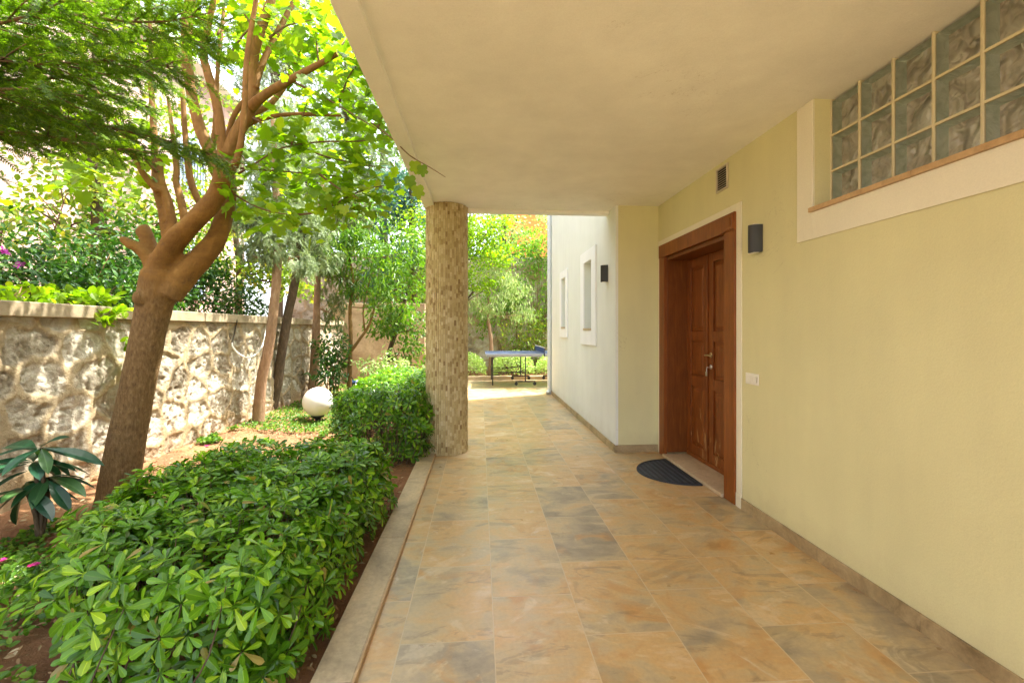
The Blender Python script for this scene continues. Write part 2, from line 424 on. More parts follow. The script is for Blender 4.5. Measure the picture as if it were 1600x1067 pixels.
# ------------------------------------------------------------------ HOUSE
house = empty("house", (2.0, 0, 0))
tag(house, "cream rendered house with porch ceiling, brown double door and glass block window", "house")
HL = Vector((2.0, 0, 0))
def hp(mb, name, mats, parent=house, **kw):
    """build a part of the house; vertices are given in world metres"""
    if parent is house: mb.V = [(v[0]-HL.x, v[1]-HL.y, v[2]-HL.z) for v in mb.V]
    else: mb.V = [(v[0]-HL.x, v[1]-HL.y, v[2]-HL.z) for v in mb.V]
    return mb.build(name, mats, parent, **kw)
CZ = 2.735
m = MB()
for y0, y1, z0, z1 in [(-1.2, .696, 0, CZ), (.696, 2.496, 0, 2.06), (2.496, 3.33, 0, CZ), (3.33, 4.69, 2.2, CZ), (4.69, 4.80, 0, CZ)]:
    m.box(1.988, 2.29, y0, y1, z0, z1)
m.box(2.295, 3.0, .6, 2.6, 1.9, 2.9)
m.box(2.30, 2.5, 3.2, 4.8, 0, 2.5)
hp(m, "wall", WALLP)
m = MB(); m.box(1.53, 2.29, 4.80, 4.9, 0, CZ); hp(m, "end_wall", WALLP)
# wing wall with two recessed windows
m = MB()
WY = [(4.802, 5.81), (6.24, 7.62), (7.98, 9.33)]
for a, b in WY: m.box(1.50, 1.80, a, b, 0, 6.4)
for a, b, z0, z1 in [(5.81, 6.24, 1.35, 2.30), (7.62, 7.98, 1.38, 2.28)]:
    m.box(1.50, 1.80, a, b, 0, z0); m.box(1.50, 1.80, a, b, z1, 6.4)
m.box(1.80, 6.0, 4.95, 9.33, 0, 6.4)
hp(m, "wing_wall", WINGP)
m = MB()
m.box(-0.50, 2.29, -1.2, 5.04, CZ, 3.0); hp(m, "ceiling", CEILP)
m = MB()
m.box(-0.615, -0.50, -1.2, 5.16, 2.705, 3.02); m.box(-0.4995, 1.499, 5.04, 5.16, 2.705, 3.02)
hp(m, "roof_edge_beam", CEILP, bevel=0.004)
m = MB(); m.box(-0.60, 6.0, -1.0, 4.78, 3.025, 4.4); hp(m, "unseen_shade_storey", WINGP)  # unseen storey added for shade, kept low so the hedges get light
m = MB()
ya = -1.2
while ya < 3.2:
    yb = min(ya+0.61, 3.222); m.box(1.975, 1.987, ya+.0008, yb-.0008, 0.0, 0.082); ya += 0.61
hp(m, "baseboard", BASEM, bevel=0.002)
m = MB(); m.box(1.492, 1.975, 4.785, 4.799, 0, 0.082); hp(m, "baseboard", BASEM, bevel=0.002)
m = MB(); ya = 4.801
while ya < 9.3:
    yb = min(ya+0.61, 9.33); m.box(1.486, 1.499, ya+.0008, yb-.0008, 0.0, 0.082); ya += 0.61
hp(m, "baseboard", BASEM, bevel=0.002)

# mosaic clad column (individual stone strips on a round core)
cx, cy, cr = -0.372, 5.02, 0.222
m = MB(); m.lathe([(0.0, 0), (cr, 0), (cr, CZ-0.001), (0, CZ-0.001)], 40, (cx, cy, 0)); 
core = hp(m, "column", KERBM, smooth=True)
VV, FF = [], []
NS = 60; b = 0
for k in range(NS):
    a0 = 2*math.pi*k/NS; z = 0.003 - random.random()*0.05
    while z < CZ:
        L = random.choice((0.036, 0.048, 0.048, 0.06)); z1 = min(z+L-0.0016, CZ-0.002); zz = max(z, 0.002)
        if z1-zz > 0.006:
            r1 = cr+0.008+random.random()*0.007+0.003*mnoise.noise(Vector((a0*3, 0, z*3)))
            g = 0.0018/cr
            for aa, rr in ((a0+g, cr-0.002), (a0+2*math.pi/NS-g, cr-0.002), (a0+2*math.pi/NS-g*1.4, r1), (a0+g*1.4, r1)):
                for q in (zz, z1): VV.append((cx+rr*math.cos(aa)-HL.x, cy+rr*math.sin(aa), q))
            FF += [(b+6, b+4, b+5, b+7), (b+1, b+7, b+5, b+3), (b+0, b+2, b+4, b+6), (b+2, b+3, b+5, b+4), (b+0, b+6, b+7, b+1)]
            b += 8
        z += L
t = NT("mosaic stone chips"); r = t.island(); p = t.pos()
c = t.ramp(r, [(0.0, (0.27,0.18,0.075)), (0.07, (0.38,0.28,0.125)), (0.30, (0.47,0.37,0.175)), (0.7, (0.54,0.44,0.225)), (1.0, (0.63,0.54,0.32))])
f = t.noise(p, 90, 4, 0.7); c = t.mix(0.4, c, t.mix(1.0, c, t.ramp(f, [(0.3, (0.65,)*3), (0.7, (1.3,)*3)]), 'MULTIPLY'))
MOSAIC = t.done(t.bsdf(c, 0.65, t.bump(f, 0.6, 0.004), 0, 0.35).outputs[0])
np_mesh("mosaic_cladding", VV, FF, MOSAIC, core)

# door: frame, jamb, two leaves
m = MB()
m.box(1.965, 2.0, 3.286, 3.438, 0.004, 2.137); m.box(1.965, 2.0, 4.600, 4.728, 0.004, 2.137)
m.box(1.960, 2.0, 3.283, 4.731, 2.1375, 2.275)
m.box(1.954, 1.966, 3.295, 3.425, 2.145, 2.265)
m.box(1.949, 1.9545, 3.325, 3.395, 2.172, 2.238)
dframe = hp(m, "door_frame", WOODF, bevel=0.004)
m = MB()
m.box(2.001, 2.285, 3.40, 3.437, 0.045, 2.136); m.box(2.001, 2.285, 4.601, 4.64, 0.045, 2.136)
m.box(2.001, 2.285, 3.437, 4.60, 2.1, 2.136)
jm = hp(m, "jamb", WOODJ, dframe, bevel=0.003)
m = MB()
m.box(1.978, 1.987, 3.219, 3.2855, 0, 2.335); m.box(1.978, 1.987, 3.2855, 4.785, 2.2755, 2.335); m.box(1.978, 1.987, 4.7285, 4.785, 0, 2.2755)
m.box(1.972, 1.978, 3.216, 3.283, 0, 0.105)
hp(m, "door_trim", TRIMP, bevel=0.002)
m = MB(); m.box(1.945, 2.29, 3.44, 4.60, 0.003, 0.034); hp(m, "door_threshold", THRM, bevel=0.005)
def door_leaf(y0, y1):
    m = MB(); x0, x1 = 2.222, 2.262; st = 0.085
    z0, z1 = 0.05, 2.098
    rails = [(z0, 0.165), (0.775, 0.885), (1.245, 1.345), (2.01, z1)]
    m.box(x0, x1, y0, y0+st, z0, z1); m.box(x0, x1, y1-st, y1, z0, z1)
    for a, b in rails: m.box(x0+.0012, x1, y0+st, y1-st, a, b)
    for (a, b) in zip(rails, rails[1:]):
        p0, p1 = a[1], b[0]
        m.box(x0+0.018, x1-0.005, y0+st, y1-st, p0, p1)
        # raised field with sloping edge + bead
        Y0, Y1 = y0+st+0.014, y1-st-0.014; Z0, Z1 = p0+0.014, p1-0.014; e = 0.03
        xx, xr = x0+0.0175, x0+0.005
        m.add([(xx,Y0,Z0),(xx,Y1,Z0),(xx,Y1,Z1),(xx,Y0,Z1),(xr,Y0+e,Z0+e),(xr,Y1-e,Z0+e),(xr,Y1-e,Z1-e),(xr,Y0+e,Z1-e)],
              [(4,7,6,5),(0,4,5,1),(1,5,6,2),(2,6,7,3),(3,7,4,0)])
    return m
m = door_leaf(3.437, 4.158); near_leaf = hp(m, "door", WOODD, bevel=0.003)
tag(near_leaf, "wide door leaf with worn pale streaks on its bottom panel")
m = door_leaf(4.163, 4.60); m.box(2.206, 2.2225, 4.150, 4.178, 0.06, 2.09); far_leaf = hp(m, "door", WOODD, bevel=0.003)
m = MB()
m.tube([(2.222, 4.105, 1.115), (2.165, 4.105, 1.115), (2.158, 4.10, 1.115), (2.155, 4.06, 1.117), (2.157, 3.99, 1.112)], [0.010, 0.009, 0.010, 0.009, 0.007], 10)
m.blob((2.218, 4.105, 1.115), 0.027, sc=(0.3, 1, 1), lump=0)
hp(m, "handle", BRASS, near_leaf, smooth=True)
m = MB(); m.blob((2.218, 4.105, 1.0), 0.024, sc=(0.35, 1, 1), lump=0); m.box(2.18, 2.212, 4.098, 4.112, 0.99, 1.004)
m.tube([(2.184, 4.105, 0.997), (2.176, 4.103, 0.985), (2.174, 4.10, 0.95)], 0.004, 6); m.box(2.168, 2.172, 4.085, 4.115, 0.915, 0.955)
hp(m, "lock", STEEL, near_leaf, bevel=0.001)
m = MB(); m.box(2.208, 2.222, 3.45, 4.59, 0.036, 0.075); hp(m, "weather_strip", WOODF, near_leaf, bevel=0.004)

# glass block window
t = NT("wavy glass block pane"); p = t.pos()
w = t.noise(p, 10, 1, 0.3, 1.0); w2 = t.noise(p, 24, 1, 0.3, 0.6)
hgt = t.math('ADD', w, t.math('MULTIPLY', w2, 0.25))
bm = t.bump(hgt, 1.0, 0.09)
back = t.bsdf(t.ramp(w, [(0.3, (0.60,0.51,0.42)), (0.5, (0.72,0.62,0.53)), (0.7, (0.84,0.76,0.68))]), 0.16, bm, 0.0, 1.0)
GBACK = t.done(back.outputs[0])
t = NT("green glass edge"); p = t.pos(); w = t.noise(p, 18, 3, 0.5, 1.0)
GSIDE = t.done(t.bsdf(t.ramp(w, [(0.3, (0.62,0.72,0.62)), (0.7, (0.90,0.96,0.90))]), 0.15, t.bump(w, 0.5, 0.02), 0, 0.9).outputs[0])
t = NT("clear glass pane"); p = t.pos(); w = t.noise(p, 11, 2, 0.4, 1.2)
gl = t.t.nodes.new("ShaderNodeBsdfGlossy"); gl.inputs["Roughness"].default_value = 0.03; t.set(gl.inputs["Normal"], t.bump(w, 0.6, 0.03))
tr = t.t.nodes.new("ShaderNodeBsdfTransparent"); tr.inputs[0].default_value = (0.92, 0.98, 0.93, 1)
fr = t.t.nodes.new("ShaderNodeFresnel"); fr.inputs[0].default_value = 1.5
mx = t.t.nodes.new("ShaderNodeMixShader"); t.t.links.new(fr.outputs[0], mx.inputs[0]); t.t.links.new(tr.outputs[0], mx.inputs[1]); t.t.links.new(gl.outputs[0], mx.inputs[2])
GCLEAR = t.done(mx.outputs[0])
GROUT = m_plain("cream grout", (0.62, 0.56, 0.36), 0.7, 0, 0.06)
m = MB(); gx = 2.088
ZR = [2.092 + 0.2117*i for i in range(4)]
for i in range(10): yy = 2.496-0.2*i; m.box(gx, gx+0.07, yy-0.0065, yy+0.0065, 2.092, CZ)
for z in ZR[1:3]: m.box(gx+0.0012, gx+0.07, .70, 2.49, z-0.0065, z+0.0065)
win = hp(m, "glass_block_window", GROUT, bevel=0.002)
win["label"] = "high window of green wavy glass blocks in cream grout"
def gblock():
    m = MB(); a = 0.0925; bz = 0.0985; d = 0.062; ia, ib = a-0.012, bz-0.012
    m.cur = 0
    m.add([(d-0.008,-ia,-ib),(d-0.008,ia,-ib),(d-0.008,ia,ib),(d-0.008,-ia,ib)], [(0,3,2,1)])
    m.cur = 1
    for (y0,z0,y1,z1) in ((-a,-bz,a,-bz),(a,-bz,a,bz),(a,bz,-a,bz),(-a,bz,-a,-bz)):
        k = ia/a; kz = ib/bz
        m.add([(0.006,y0,z0),(0.006,y1,z1),(d-0.008,y1*k,z1*kz),(d-0.008,y0*k,z0*kz)], [(0,1,2,3)])
    m.cur = 2
    m.add([(0.004,-a,-bz),(0.004,a,-bz),(0.004,a,bz),(0.004,-a,bz)], [(0,3,2,1)])
    return m
gb0 = gblock().build("glass_block", [GBACK, GSIDE, GCLEAR], win)
first = True
for i in range(9):
    for j in range(3):
        o = gb0 if first else gb0.copy()
        if not first: COL.objects.link(o); o.parent = win
        first = False
        o.location = (gx+0.004-HL.x, 2.396-0.2*i, ZR[j]+0.1058)
m = MB()
m.box(1.978, 1.987, 2.500, 2.628, 1.90, CZ-.002); m.box(1.978, 1.987, 0.60, 2.500, 1.90, 2.060)
hp(m, "frame", TRIMP, win, bevel=0.002)
m = MB(); m.box(1.9875, 2.15, 2.4965, 2.4985, 2.0875, CZ-.002); hp(m, "reveal", WTRIM, win)
m = MB(); 
for a, b in ((0.70, 1.28), (1.282, 1.88), (1.882, 2.515)): m.box(1.962, 2.10, a, b, 2.0605, 2.0875)
hp(m, "sill", SILLM, win, bevel=0.002)

# small wing windows
PANE = m_plain("pale blue grey shutter", (0.50, 0.60, 0.66), 0.3, 0, 0.04)
for (a, b, z0, z1, wd) in ((5.81, 6.24, 1.35, 2.30, 0.21), (7.62, 7.98, 1.38, 2.28, 0.17)):
    m = MB()
    m.box(1.480, 1.499, a-wd, a-.001, z0-wd+.01, z1+wd*.75); m.box(1.480, 1.499, b+.001, b+wd, z0-wd+.01, z1+wd*.75)
    m.box(1.480, 1.499, a-.001, b+.001, z1+.001, z1+wd*.75); m.box(1.480, 1.499, a-.001, b+.001, z0-wd+.01, z0-.001)
    w_ = hp(m, "window", WTRIM, bevel=0.002)
    m = MB(); m.box(1.66, 1.70, a+.002, b-.002, z0+.03, z1-.002); hp(m, "pane", PANE, w_)
    m = MB(); m.box(1.470, 1.66, a+.002, b-.002, z0+.001, z0+.028); hp(m, "sill", THRM, w_, bevel=0.002)
# downpipe
m = MB(); m.tube([(1.455, 9.22, 6.3), (1.455, 9.22, 0.25), (1.452, 9.21, 0.10), (1.40, 9.15, 0.03)], 0.042, 14, 3)
pipe = hp(m, "downpipe", PIPEM, smooth=True)
m = MB()
for z in (0.55, 1.6, 2.4, 3.6):
    m = MB(); m.lathe([(0.043,-.018),(0.050,-.018),(0.050,.018),(0.043,.018)], 16, (1.455, 9.22, z)); m.box(1.49, 1.50, 9.20, 9.24, z-.012, z+.012)
    hp(m, "bracket", PIPEM, pipe, bevel=0.001)

# wall lamps, switch, vent
def wall_lamp(x, y, z, label):
    r = empty("wall_lamp", (x, y, z)); tag(r, label, "wall lamp", "charcoal wall lamps on the house")
    h = 0.098; n = 20
    pts = [(-0.002, -0.05)] + [(-0.002-0.076*math.sin(math.pi*i/n)**0.8, -0.05+0.10*i/n) for i in range(1, n)] + [(-0.002, 0.05)]
    m = MB(); m.prism(pts, -h, h); m.build("housing", LAMPM, r, bevel=0.003)
    for sg in (-1, 1):
        m = MB(); m.box(-0.06, -0.02, -0.035, 0.035, min(sg*(h+.0005), sg*(h+.004)), max(sg*(h+.0005), sg*(h+.004))); m.build("diffuser", WHITEP, r)
    return r
wall_lamp(1.987, 3.02, 2.005, "charcoal half-round wall lamp beside the brown door")
wall_lamp(1.499, 5.13, 2.02, "charcoal wall lamp on the pale wall beside the small windows")
sw = empty("light_switch", (1.987, 3.09, 1.0)); tag(sw, "white double light switch plate on cream wall right of door", "light switch")
m = MB(); m.box(-0.009, -.0005, -0.075, 0.075, -0.041, 0.041); m.build("plate", WHITEP, sw, bevel=0.003)
for yy in (-0.055, 0.0): m = MB(); m.box(-0.0145, -0.0095, yy, yy+0.05, -0.027, 0.027); m.build("rocker", WHITEP, sw, bevel=0.0015)
m = MB(); m.box(-0.012, -0.0095, -0.07, -0.060, -0.02, 0.02); m.build("socket_edge", STEEL, sw)
vt = empty("air_vent", (1.987, 3.49, 2.598)); tag(vt, "small rectangular vent grille high on cream wall above the door", "vent")
m = MB()
for a in ((-.085,.085,.085,.1),(-.085,.085,-.1,-.085)): m.box(-.014,-.0005,a[0],a[1],a[2],a[3])
m.box(-.014,-.0005,-.085,-.07,-.085,.085); m.box(-.014,-.0005,.07,.085,-.085,.085); m.build("frame", VENTM, vt, bevel=0.002)
m = MB()
for i in range(9):
    z = -0.075+i*0.0187; m.add([(-.012,-.07,z),(-.012,.07,z),(-.002,.07,z+.012),(-.002,-.07,z+.012)], [(0,1,2,3)])
m.build("louvre", VENTM, vt); m = MB(); m.box(-.0012,-.0006,-.07,.07,-.085,.085); m.build("shade_sheet", DARKM, vt)  # dark sheet stands in for the shade behind the louvres

# doormat
dm = empty("doormat", (1.935, 4.10, 0.001)); tag(dm, "black half-round ribbed rubber doormat before the brown door", "doormat")
R0, RX = 0.385, 0.43
arc = [(-RX*math.sin(math.pi*i/36), -R0*math.cos(math.pi*i/36)) for i in range(37)]
m = MB(); m.prism(arc[::-1], 0.0, 0.007); m.build("base", RUBBER, dm)
m = MB(); inner = [(x*0.93-0.008, y*0.935) for x, y in arc]
vs = [(x,y,.007) for x,y in arc]+[(x*.985-.002,y*.985,.014) for x,y in arc]+[(x,y,.014) for x,y in inner]+[(x,y,.0075) for x,y in inner]
fs = [(j*37+i, j*37+i+1, (j+1)*37+i+1, (j+1)*37+i) for i in range(36) for j in range(3)]
m.add(vs, fs); m.box(-0.03, 0, -R0, R0, .007, .0135); m.build("rim", RUBBER, dm)
for i in range(7):
    m = MB(); x = -0.06-i*0.052; half = R0*0.90*math.sqrt(max(0, 1-((x)/(RX*0.95))**2))
    yy = -half
    while yy < half: 
        m.box(x-0.017, x+0.004, yy, min(yy+0.012, half), .007, .0125); yy += 0.0165
    m.build("rib", RIBM, dm)

# ------------------------------------------------------------------ GARDEN WALL (rubble stone in thick mortar) + coping
def rubble(y0, y1, z0, z1, step, seed, cell=0.33):
    rg = np.random.default_rng(seed)
    ny, nz = int((y1-y0)/step)+1, int((z1-z0)/step)+1
    ys = np.linspace(y0, y1, ny); zs = np.linspace(z0, z1, nz); Y, Z = np.meshgrid(ys, zs)
    cy_, cz_ = [], []
    j = 0; zc = z0-cell
    while zc < z1+cell:
        yc = y0-cell+(j % 2)*cell*0.6
        while yc < y1+cell:
            cy_.append(yc+rg.uniform(-.32,.32)*cell); cz_.append(zc+rg.uniform(-.28,.28)*cell); yc += cell*rg.uniform(0.95,1.5)
        zc += cell*0.85; j += 1
    cy_, cz_ = np.array(cy_), np.array(cz_); amp = rg.uniform(0.3, 1.0, len(cy_)); tone = rg.uniform(0, 1, len(cy_))
    wy = Y+0.05*snoise(Y, Z, 5, 1)+0.02*snoise(Y, Z, 17, 2); wz = Z+0.05*snoise(Y, Z, 5, 7)+0.02*snoise(Y, Z, 17, 8)
    D1 = np.full(Y.shape, 9.0); D2 = np.full(Y.shape, 9.0); I = np.zeros(Y.shape, int)
    for i in range(len(cy_)):
        d = np.sqrt((wy-cy_[i])**2+(1.15*(wz-cz_[i]))**2)
        closer = d < D1
        D2 = np.where(closer, D1, np.minimum(D2, d)); I = np.where(closer, i, I); D1 = np.minimum(D1, d)
    e = D2-D1
    stone = np.clip((e-0.04)/0.028, 0, 1)*np.where(amp[I] > 0.36 if cell > .4 else amp[I] > 0.33, 1, 0)
    rough = 0.45*snoise(Y, Z, 9, 4)+0.45*np.abs(snoise(Y, Z, 21, 5))+0.30*snoise(Y, Z, 45, 6)
    pits = np.clip(snoise(Y, Z, 16, 9)-0.25, 0, 1)
    H = stone*(0.004*amp[I]-0.012+0.036*rough-0.05*pits)+(1-stone)*(0.006+0.006*rough)+0.03*snoise(Y, Z, 1.2, 3)
    return Y, Z, H, stone, tone[I]
GX = -3.30
Yg, Zg, Hg, Sg, Tg = rubble(0.5, 10.9, -0.1, 1.45, 0.015, 5)
Vg = np.stack([GX+Hg, Yg, Zg], -1).reshape(-1, 3); nzr, nyr = Yg.shape
i = (np.arange(nzr-1)[:, None]*nyr+np.arange(nyr-1)[None, :]).ravel(); Fg = np.stack([i, i+1, i+nyr+1, i+nyr], -1)
t = NT("rubble limestone and mortar"); at = t.t.nodes.new("ShaderNodeAttribute"); at.attribute_name = "stone"; sp = t.t.nodes.new("ShaderNodeSeparateColor"); t.set(sp.inputs[0], at.outputs["Color"])
p = t.pos(); k = t.noise(p, 7, 6, 0.65, 0.8); f = t.noise(p, 45, 6, 0.7)
cs = t.ramp(t.math('ADD', t.math('MULTIPLY', k, 0.75), t.math('MULTIPLY', sp.outputs[1], 0.25)), [(0.3, (0.19,0.150,0.10)), (0.46, (0.41,0.36,0.27)), (0.68, (0.64,0.59,0.48))])
cm = t.ramp(t.noise(p, 3, 6, 0.65), [(0.3, (0.31,0.235,0.135)), (0.7, (0.50,0.40,0.25))])
c = t.mix(sp.outputs[0], cm, cs)
c = t.mix(t.val(t.noise(t.mapping(p, (1,1,0.35)), 2.5, 6, 0.7), 0.55, 0.7), c, t.mix(1.0, c, (0.62,0.58,0.50), 'MULTIPLY'))
spz = t.t.nodes.new("ShaderNodeSeparateXYZ"); t.set(spz.inputs[0], p)
splash = t.val(t.math('ADD', spz.outputs[2], t.math('MULTIPLY', k, 0.5)), 0.62, 0.25)
c = t.mix(t.math('MULTIPLY', splash, 0.55), c, (0.38, 0.22, 0.10))
GWM = t.done(t.bsdf(c, 0.92, t.bump(t.math('ADD', f, k), 1.0, 0.016), 0, 0.2).outputs[0])
gw = empty("garden_wall", (GX, 3, 0)); tag(gw, "low rubble stone garden wall with flat coping left of the path", "wall")
o = np_mesh("stone_face", Vg-np.array([GX, 3, 0]), Fg[:, ::-1].copy(), GWM, gw, True)
ca = o.data.color_attributes.new("stone", 'FLOAT_COLOR', 'POINT')
ca.data.foreach_set("color", np.stack([Sg, Tg, Sg*0, Sg*0+1], -1).reshape(-1).astype(np.float32))
m = MB(); m.box(-0.22, -0.06, -4, 7.9, -0.1, 1.447); m.build("wall_core", COPEM, gw)
m = MB(); yy = -4.0
while yy < 7.9:
    m.box(-0.23, 0.045+random.uniform(-.003,.003), yy+.002, min(yy+1.3, 7.9)-.002, 1.452, 1.56+random.uniform(-.003,.003)); yy += 1.3
m.build("coping", COPEM, gw, bevel=0.008)

PLAST = m_stone("weathered tan plaster", [(0.3, (0.26,0.18,0.10)), (0.5, (0.42,0.31,0.19)), (0.7, (0.55,0.43,0.28))], 1.3, 0.9, 0.5, 20)
m = MB(); m.box(-3.55, -1.35, 10.95, 11.15, -0.1, 2.0); bw = m.build("boundary_wall", PLAST, bevel=0.01)
tag(bw, "short tan plaster wall closing the garden behind the slender citrus tree", "wall")
Yr, Zr, Hr, Sr, Tr = rubble(-6, 7, -0.1, 3.7, 0.06, 9, 0.45)
Vr = np.stack([Yr, 14.3-Hr*2.2, Zr], -1).reshape(-1, 3); nzr, nyr = Yr.shape
i = (np.arange(nzr-1)[:, None]*nyr+np.arange(nyr-1)[None, :]).ravel(); Fr = np.stack([i, i+1, i+nyr+1, i+nyr], -1)
rw = np_mesh("retaining_wall", Vr, Fr, GWM, None, True); tag(rw, "tall ivy-hung rock retaining wall at the far end of the patio", "wall")
ca = rw.data.color_attributes.new("stone", 'FLOAT_COLOR', 'POINT')
ca.data.foreach_set("color", np.stack([Sr, Tr, Sr*0, Sr*0+1], -1).reshape(-1).astype(np.float32))

# ------------------------------------------------------------------ neighbouring buildings
PINK = m_paint("pale pink render", (0.50, 0.36, 0.30)); ORNG = m_paint("orange render", (0.72, 0.28, 0.07))
BLUEW = m_plain("pale blue shutter", (0.42, 0.55, 0.72), 0.4); SHUT = m_plain("dark window glass", (0.10, 0.14, 0.18), 0.1, 0, 0.1)
nb = empty("neighbour_house", (-9.2, 6, 0)); tag(nb, "tall pale pink house behind the trees beyond the garden wall", "building")
m = MB(); m.box(-6, 0, -12, 12, -0.05, 9.6); m.build("wall", PINK, nb)
m = MB(); m.box(-6.2, 0.5, -12.2, 12.2, 9.6, 9.95); m.build("roof", WTRIM, nb, bevel=0.02)
for yy in (-7, -2.5, 1.5, 8.2):
    for zz in (2.4, 5.8):
        m = MB(); m.box(0.003, 0.04, yy-.08, yy+1.28, zz-.08, zz+1.88); w_ = m.build("window", WTRIM, nb)
        m = MB(); m.box(0.042, 0.06, yy, yy+1.2, zz, zz+1.8); m.build("pane", BLUEW, w_)
        m = MB()
        for k in range(9): m.box(0.09, 0.11, yy+.05+k*.14, yy+.07+k*.14, zz-.1, zz+1.0)
        m.box(0.08, 0.12, yy, yy+1.2, zz+1.0, zz+1.04); m.build("railing", BLACKM, w_)
ob = empty("orange_building", (4, 22, 0)); tag(ob, "orange rendered building seen above the ivy beyond the retaining wall", "building")
m = MB(); m.box(-2.6, 6, 0, 8, 0, 11); m.build("wall", ORNG, ob)
m = MB()
m.box(-2.9, 6.3, -0.3, 8.3, 11.0, 11.3); m.build("roof", WTRIM, ob)
for xx in (4.4,):
    for zz in (4.5, 7.8):
        m = MB(); m.box(xx-.08, xx+1.18, -.04, -.003, zz-.08, zz+1.58); w_ = m.build("window", WTRIM, ob)
        m = MB(); m.box(xx, xx+1.1, -.06, -.042, zz, zz+1.5); m.build("pane", SHUT, w_)

# ------------------------------------------------------------------ LEAVES
def tmpl_strip(rows, widths, fold=0.25, curl=0.12, mid=True):
    V = [(0, 0, 0)]; F = []
    prev = None
    for y, w in zip(rows, widths):
        z = -curl*y*y
        a = len(V)
        if mid: V += [(-w, y, z+fold*w), (0, y, z), (w, y, z+fold*w)]
        else: V += [(-w, y, z), (w, y, z)]
        if prev is None:
            if mid: F += [(0, a+1, a), (0, a+2, a+1)]
            else: F += [(0, a+1, a)]
        else:
            b = prev
            if mid: F += [(b, b+1, a+1), (b, a+1, a), (b+1, b+2, a+2), (b+1, a+2, a+1)]
            else: F += [(b, b+1, a+1), (b, a+1, a)]
        prev = a
    e = len(V); V.append((0, 1, -curl))
    if mid: F += [(prev, prev+1, e), (prev+1, prev+2, e)]
    else: F += [(prev, prev+1, e)]
    return np.array(V, float), np.array(F, int)
T_OBO = tmpl_strip([.3, .58, .8, .93], [.085, .165, .19, .135], 0.22, 0.10)
T_OBO_LO = tmpl_strip([.35, .78], [.09, .19], 0.22, 0.10)
T_ELL = tmpl_strip([.28, .62], [.17, .17], 0.25, 0.15)
T_ELL_N = tmpl_strip([.3, .65], [.09, .085], 0.2, 0.22)
T_BIG = tmpl_strip([.12, .28, .45, .62, .78, .9], [.04, .10, .145, .155, .125, .07], 0.28, 0.30)
T_OVAL = tmpl_strip([.2, .5, .8], [.24, .33, .22], 0.18, 0.12)
def t_lobed():
    pts = [(0.02,0.02),(0.22,-0.06),(0.42,0.08),(0.46,0.30),(0.36,0.42),(0.50,0.60),(0.36,0.78),(0.20,0.74),(0.10,0.98)]
    out = pts+[(-x, y) for x, y in reversed(pts)][0:]
    V = [(0, 0.38, -0.02)]+[(x, y, 0.06*abs(x)*2-0.10*y*y) for x, y in out]
    n = len(out); F = [(0, 1+i, 1+(i+1) % n) for i in range(n)]
    return np.array(V, float), np.array(F, int)
T_LOB = t_lobed()
def t_frond(k=7, nl=0.26, w=0.012, ang=0.75, droop=0.15):
    V, F = [], []
    def tri(p, q, wd):
        p = np.array(p); q = np.array(q); d = q-p; s = np.array([d[1], -d[0], 0]); s = s/(np.linalg.norm(s)+1e-9)*wd
        a = len(V); V.extend([p-s, p+s, q]); F.append((a, a+1, a+2))
    tri((0,0,0), (0,1,-droop), w*0.9)
    for i in range(k):
        y = 0.08+0.86*i/(k-1); z = -droop*y*y; L = nl*(1-0.55*y)
        for sd in (-1, 1): tri((0, y, z), (sd*L*math.sin(ang), y+L*math.cos(ang), z-0.04+0.05*((i*7+sd) % 3)), w)
    return np.array(V, float), np.array(F, int)
T_FROND = t_frond(9, 0.34, 0.042, 0.8, 0.12)
T_NEEDLE = t_frond(11, 0.30, 0.030, 0.95, 0.10)

def norm(a): return a/(np.linalg.norm(a, axis=-1, keepdims=True)+1e-9)
def leaves(name, mat, parent, tmpl, pos, dirs, nrm, size, loc=(0,0,0)):
    TV, TF = tmpl; N = len(pos)
    d = norm(dirs); n = nrm-d*(np.sum(nrm*d, -1, keepdims=True)); n = norm(n); s = np.cross(d, n)
    sz = np.broadcast_to(np.asarray(size, float).reshape(-1, 1, 1), (N, 1, 1))
    V = pos[:, None, :]+sz*(TV[None, :, 0:1]*s[:, None, :]+TV[None, :, 1:2]*d[:, None, :]+TV[None, :, 2:3]*n[:, None, :])
    F = TF[None]+(np.arange(N)*len(TV))[:, None, None]
    o = np_mesh(name, V.reshape(-1, 3)-np.asarray(loc), F.reshape(-1, 3), mat, parent, False)
    if tmpl is T_OBO or tmpl is T_BIG:
        at_ = o.data.attributes.new("midrib", 'FLOAT', 'POINT')
        at_.data.foreach_set("value", np.tile((np.abs(TV[:, 0]) < 1e-6).astype(np.float32), N))
    return o

def rdir(n): return norm(RNG.normal(size=(n, 3)))
def clump_pts(clumps, per=26, tight=0.24):
    """uneven crown: leaves gather round sub-centres, leaving gaps"""
    PP, OO = [], []
    for (c, r, n) in clumps:
        c = np.array(c, float); r = np.array(r if hasattr(r, '__len__') else (r, r, r), float)
        K = max(3, n//per); u = rdir(K)*(RNG.uniform(0.15, 1, (K, 1))**0.5)
        idx = RNG.integers(0, K, n); loc = u[idx]+RNG.normal(size=(n, 3))*tight
        PP.append(c+loc*r); OO.append(norm(loc*r))
    return np.concatenate(PP), np.concatenate(OO)
def crown(name, mat, parent, clumps, tmpl, size, out=0.6, up=0.7, droop=0.0, jit=0.7, per=26, tight=0.24, loc=(0,0,0)):
    pos, o = clump_pts(clumps, per, tight); n = len(pos)
    d = o*out+RNG.normal(size=(n, 3))*jit+np.array([0, 0, -droop])
    nr = np.array([0, 0, up])+RNG.normal(size=(n, 3))*0.45+o*0.25
    return leaves(name, mat, parent, tmpl, pos, d, nr, size*RNG.uniform(0.65, 1.2, n), loc)

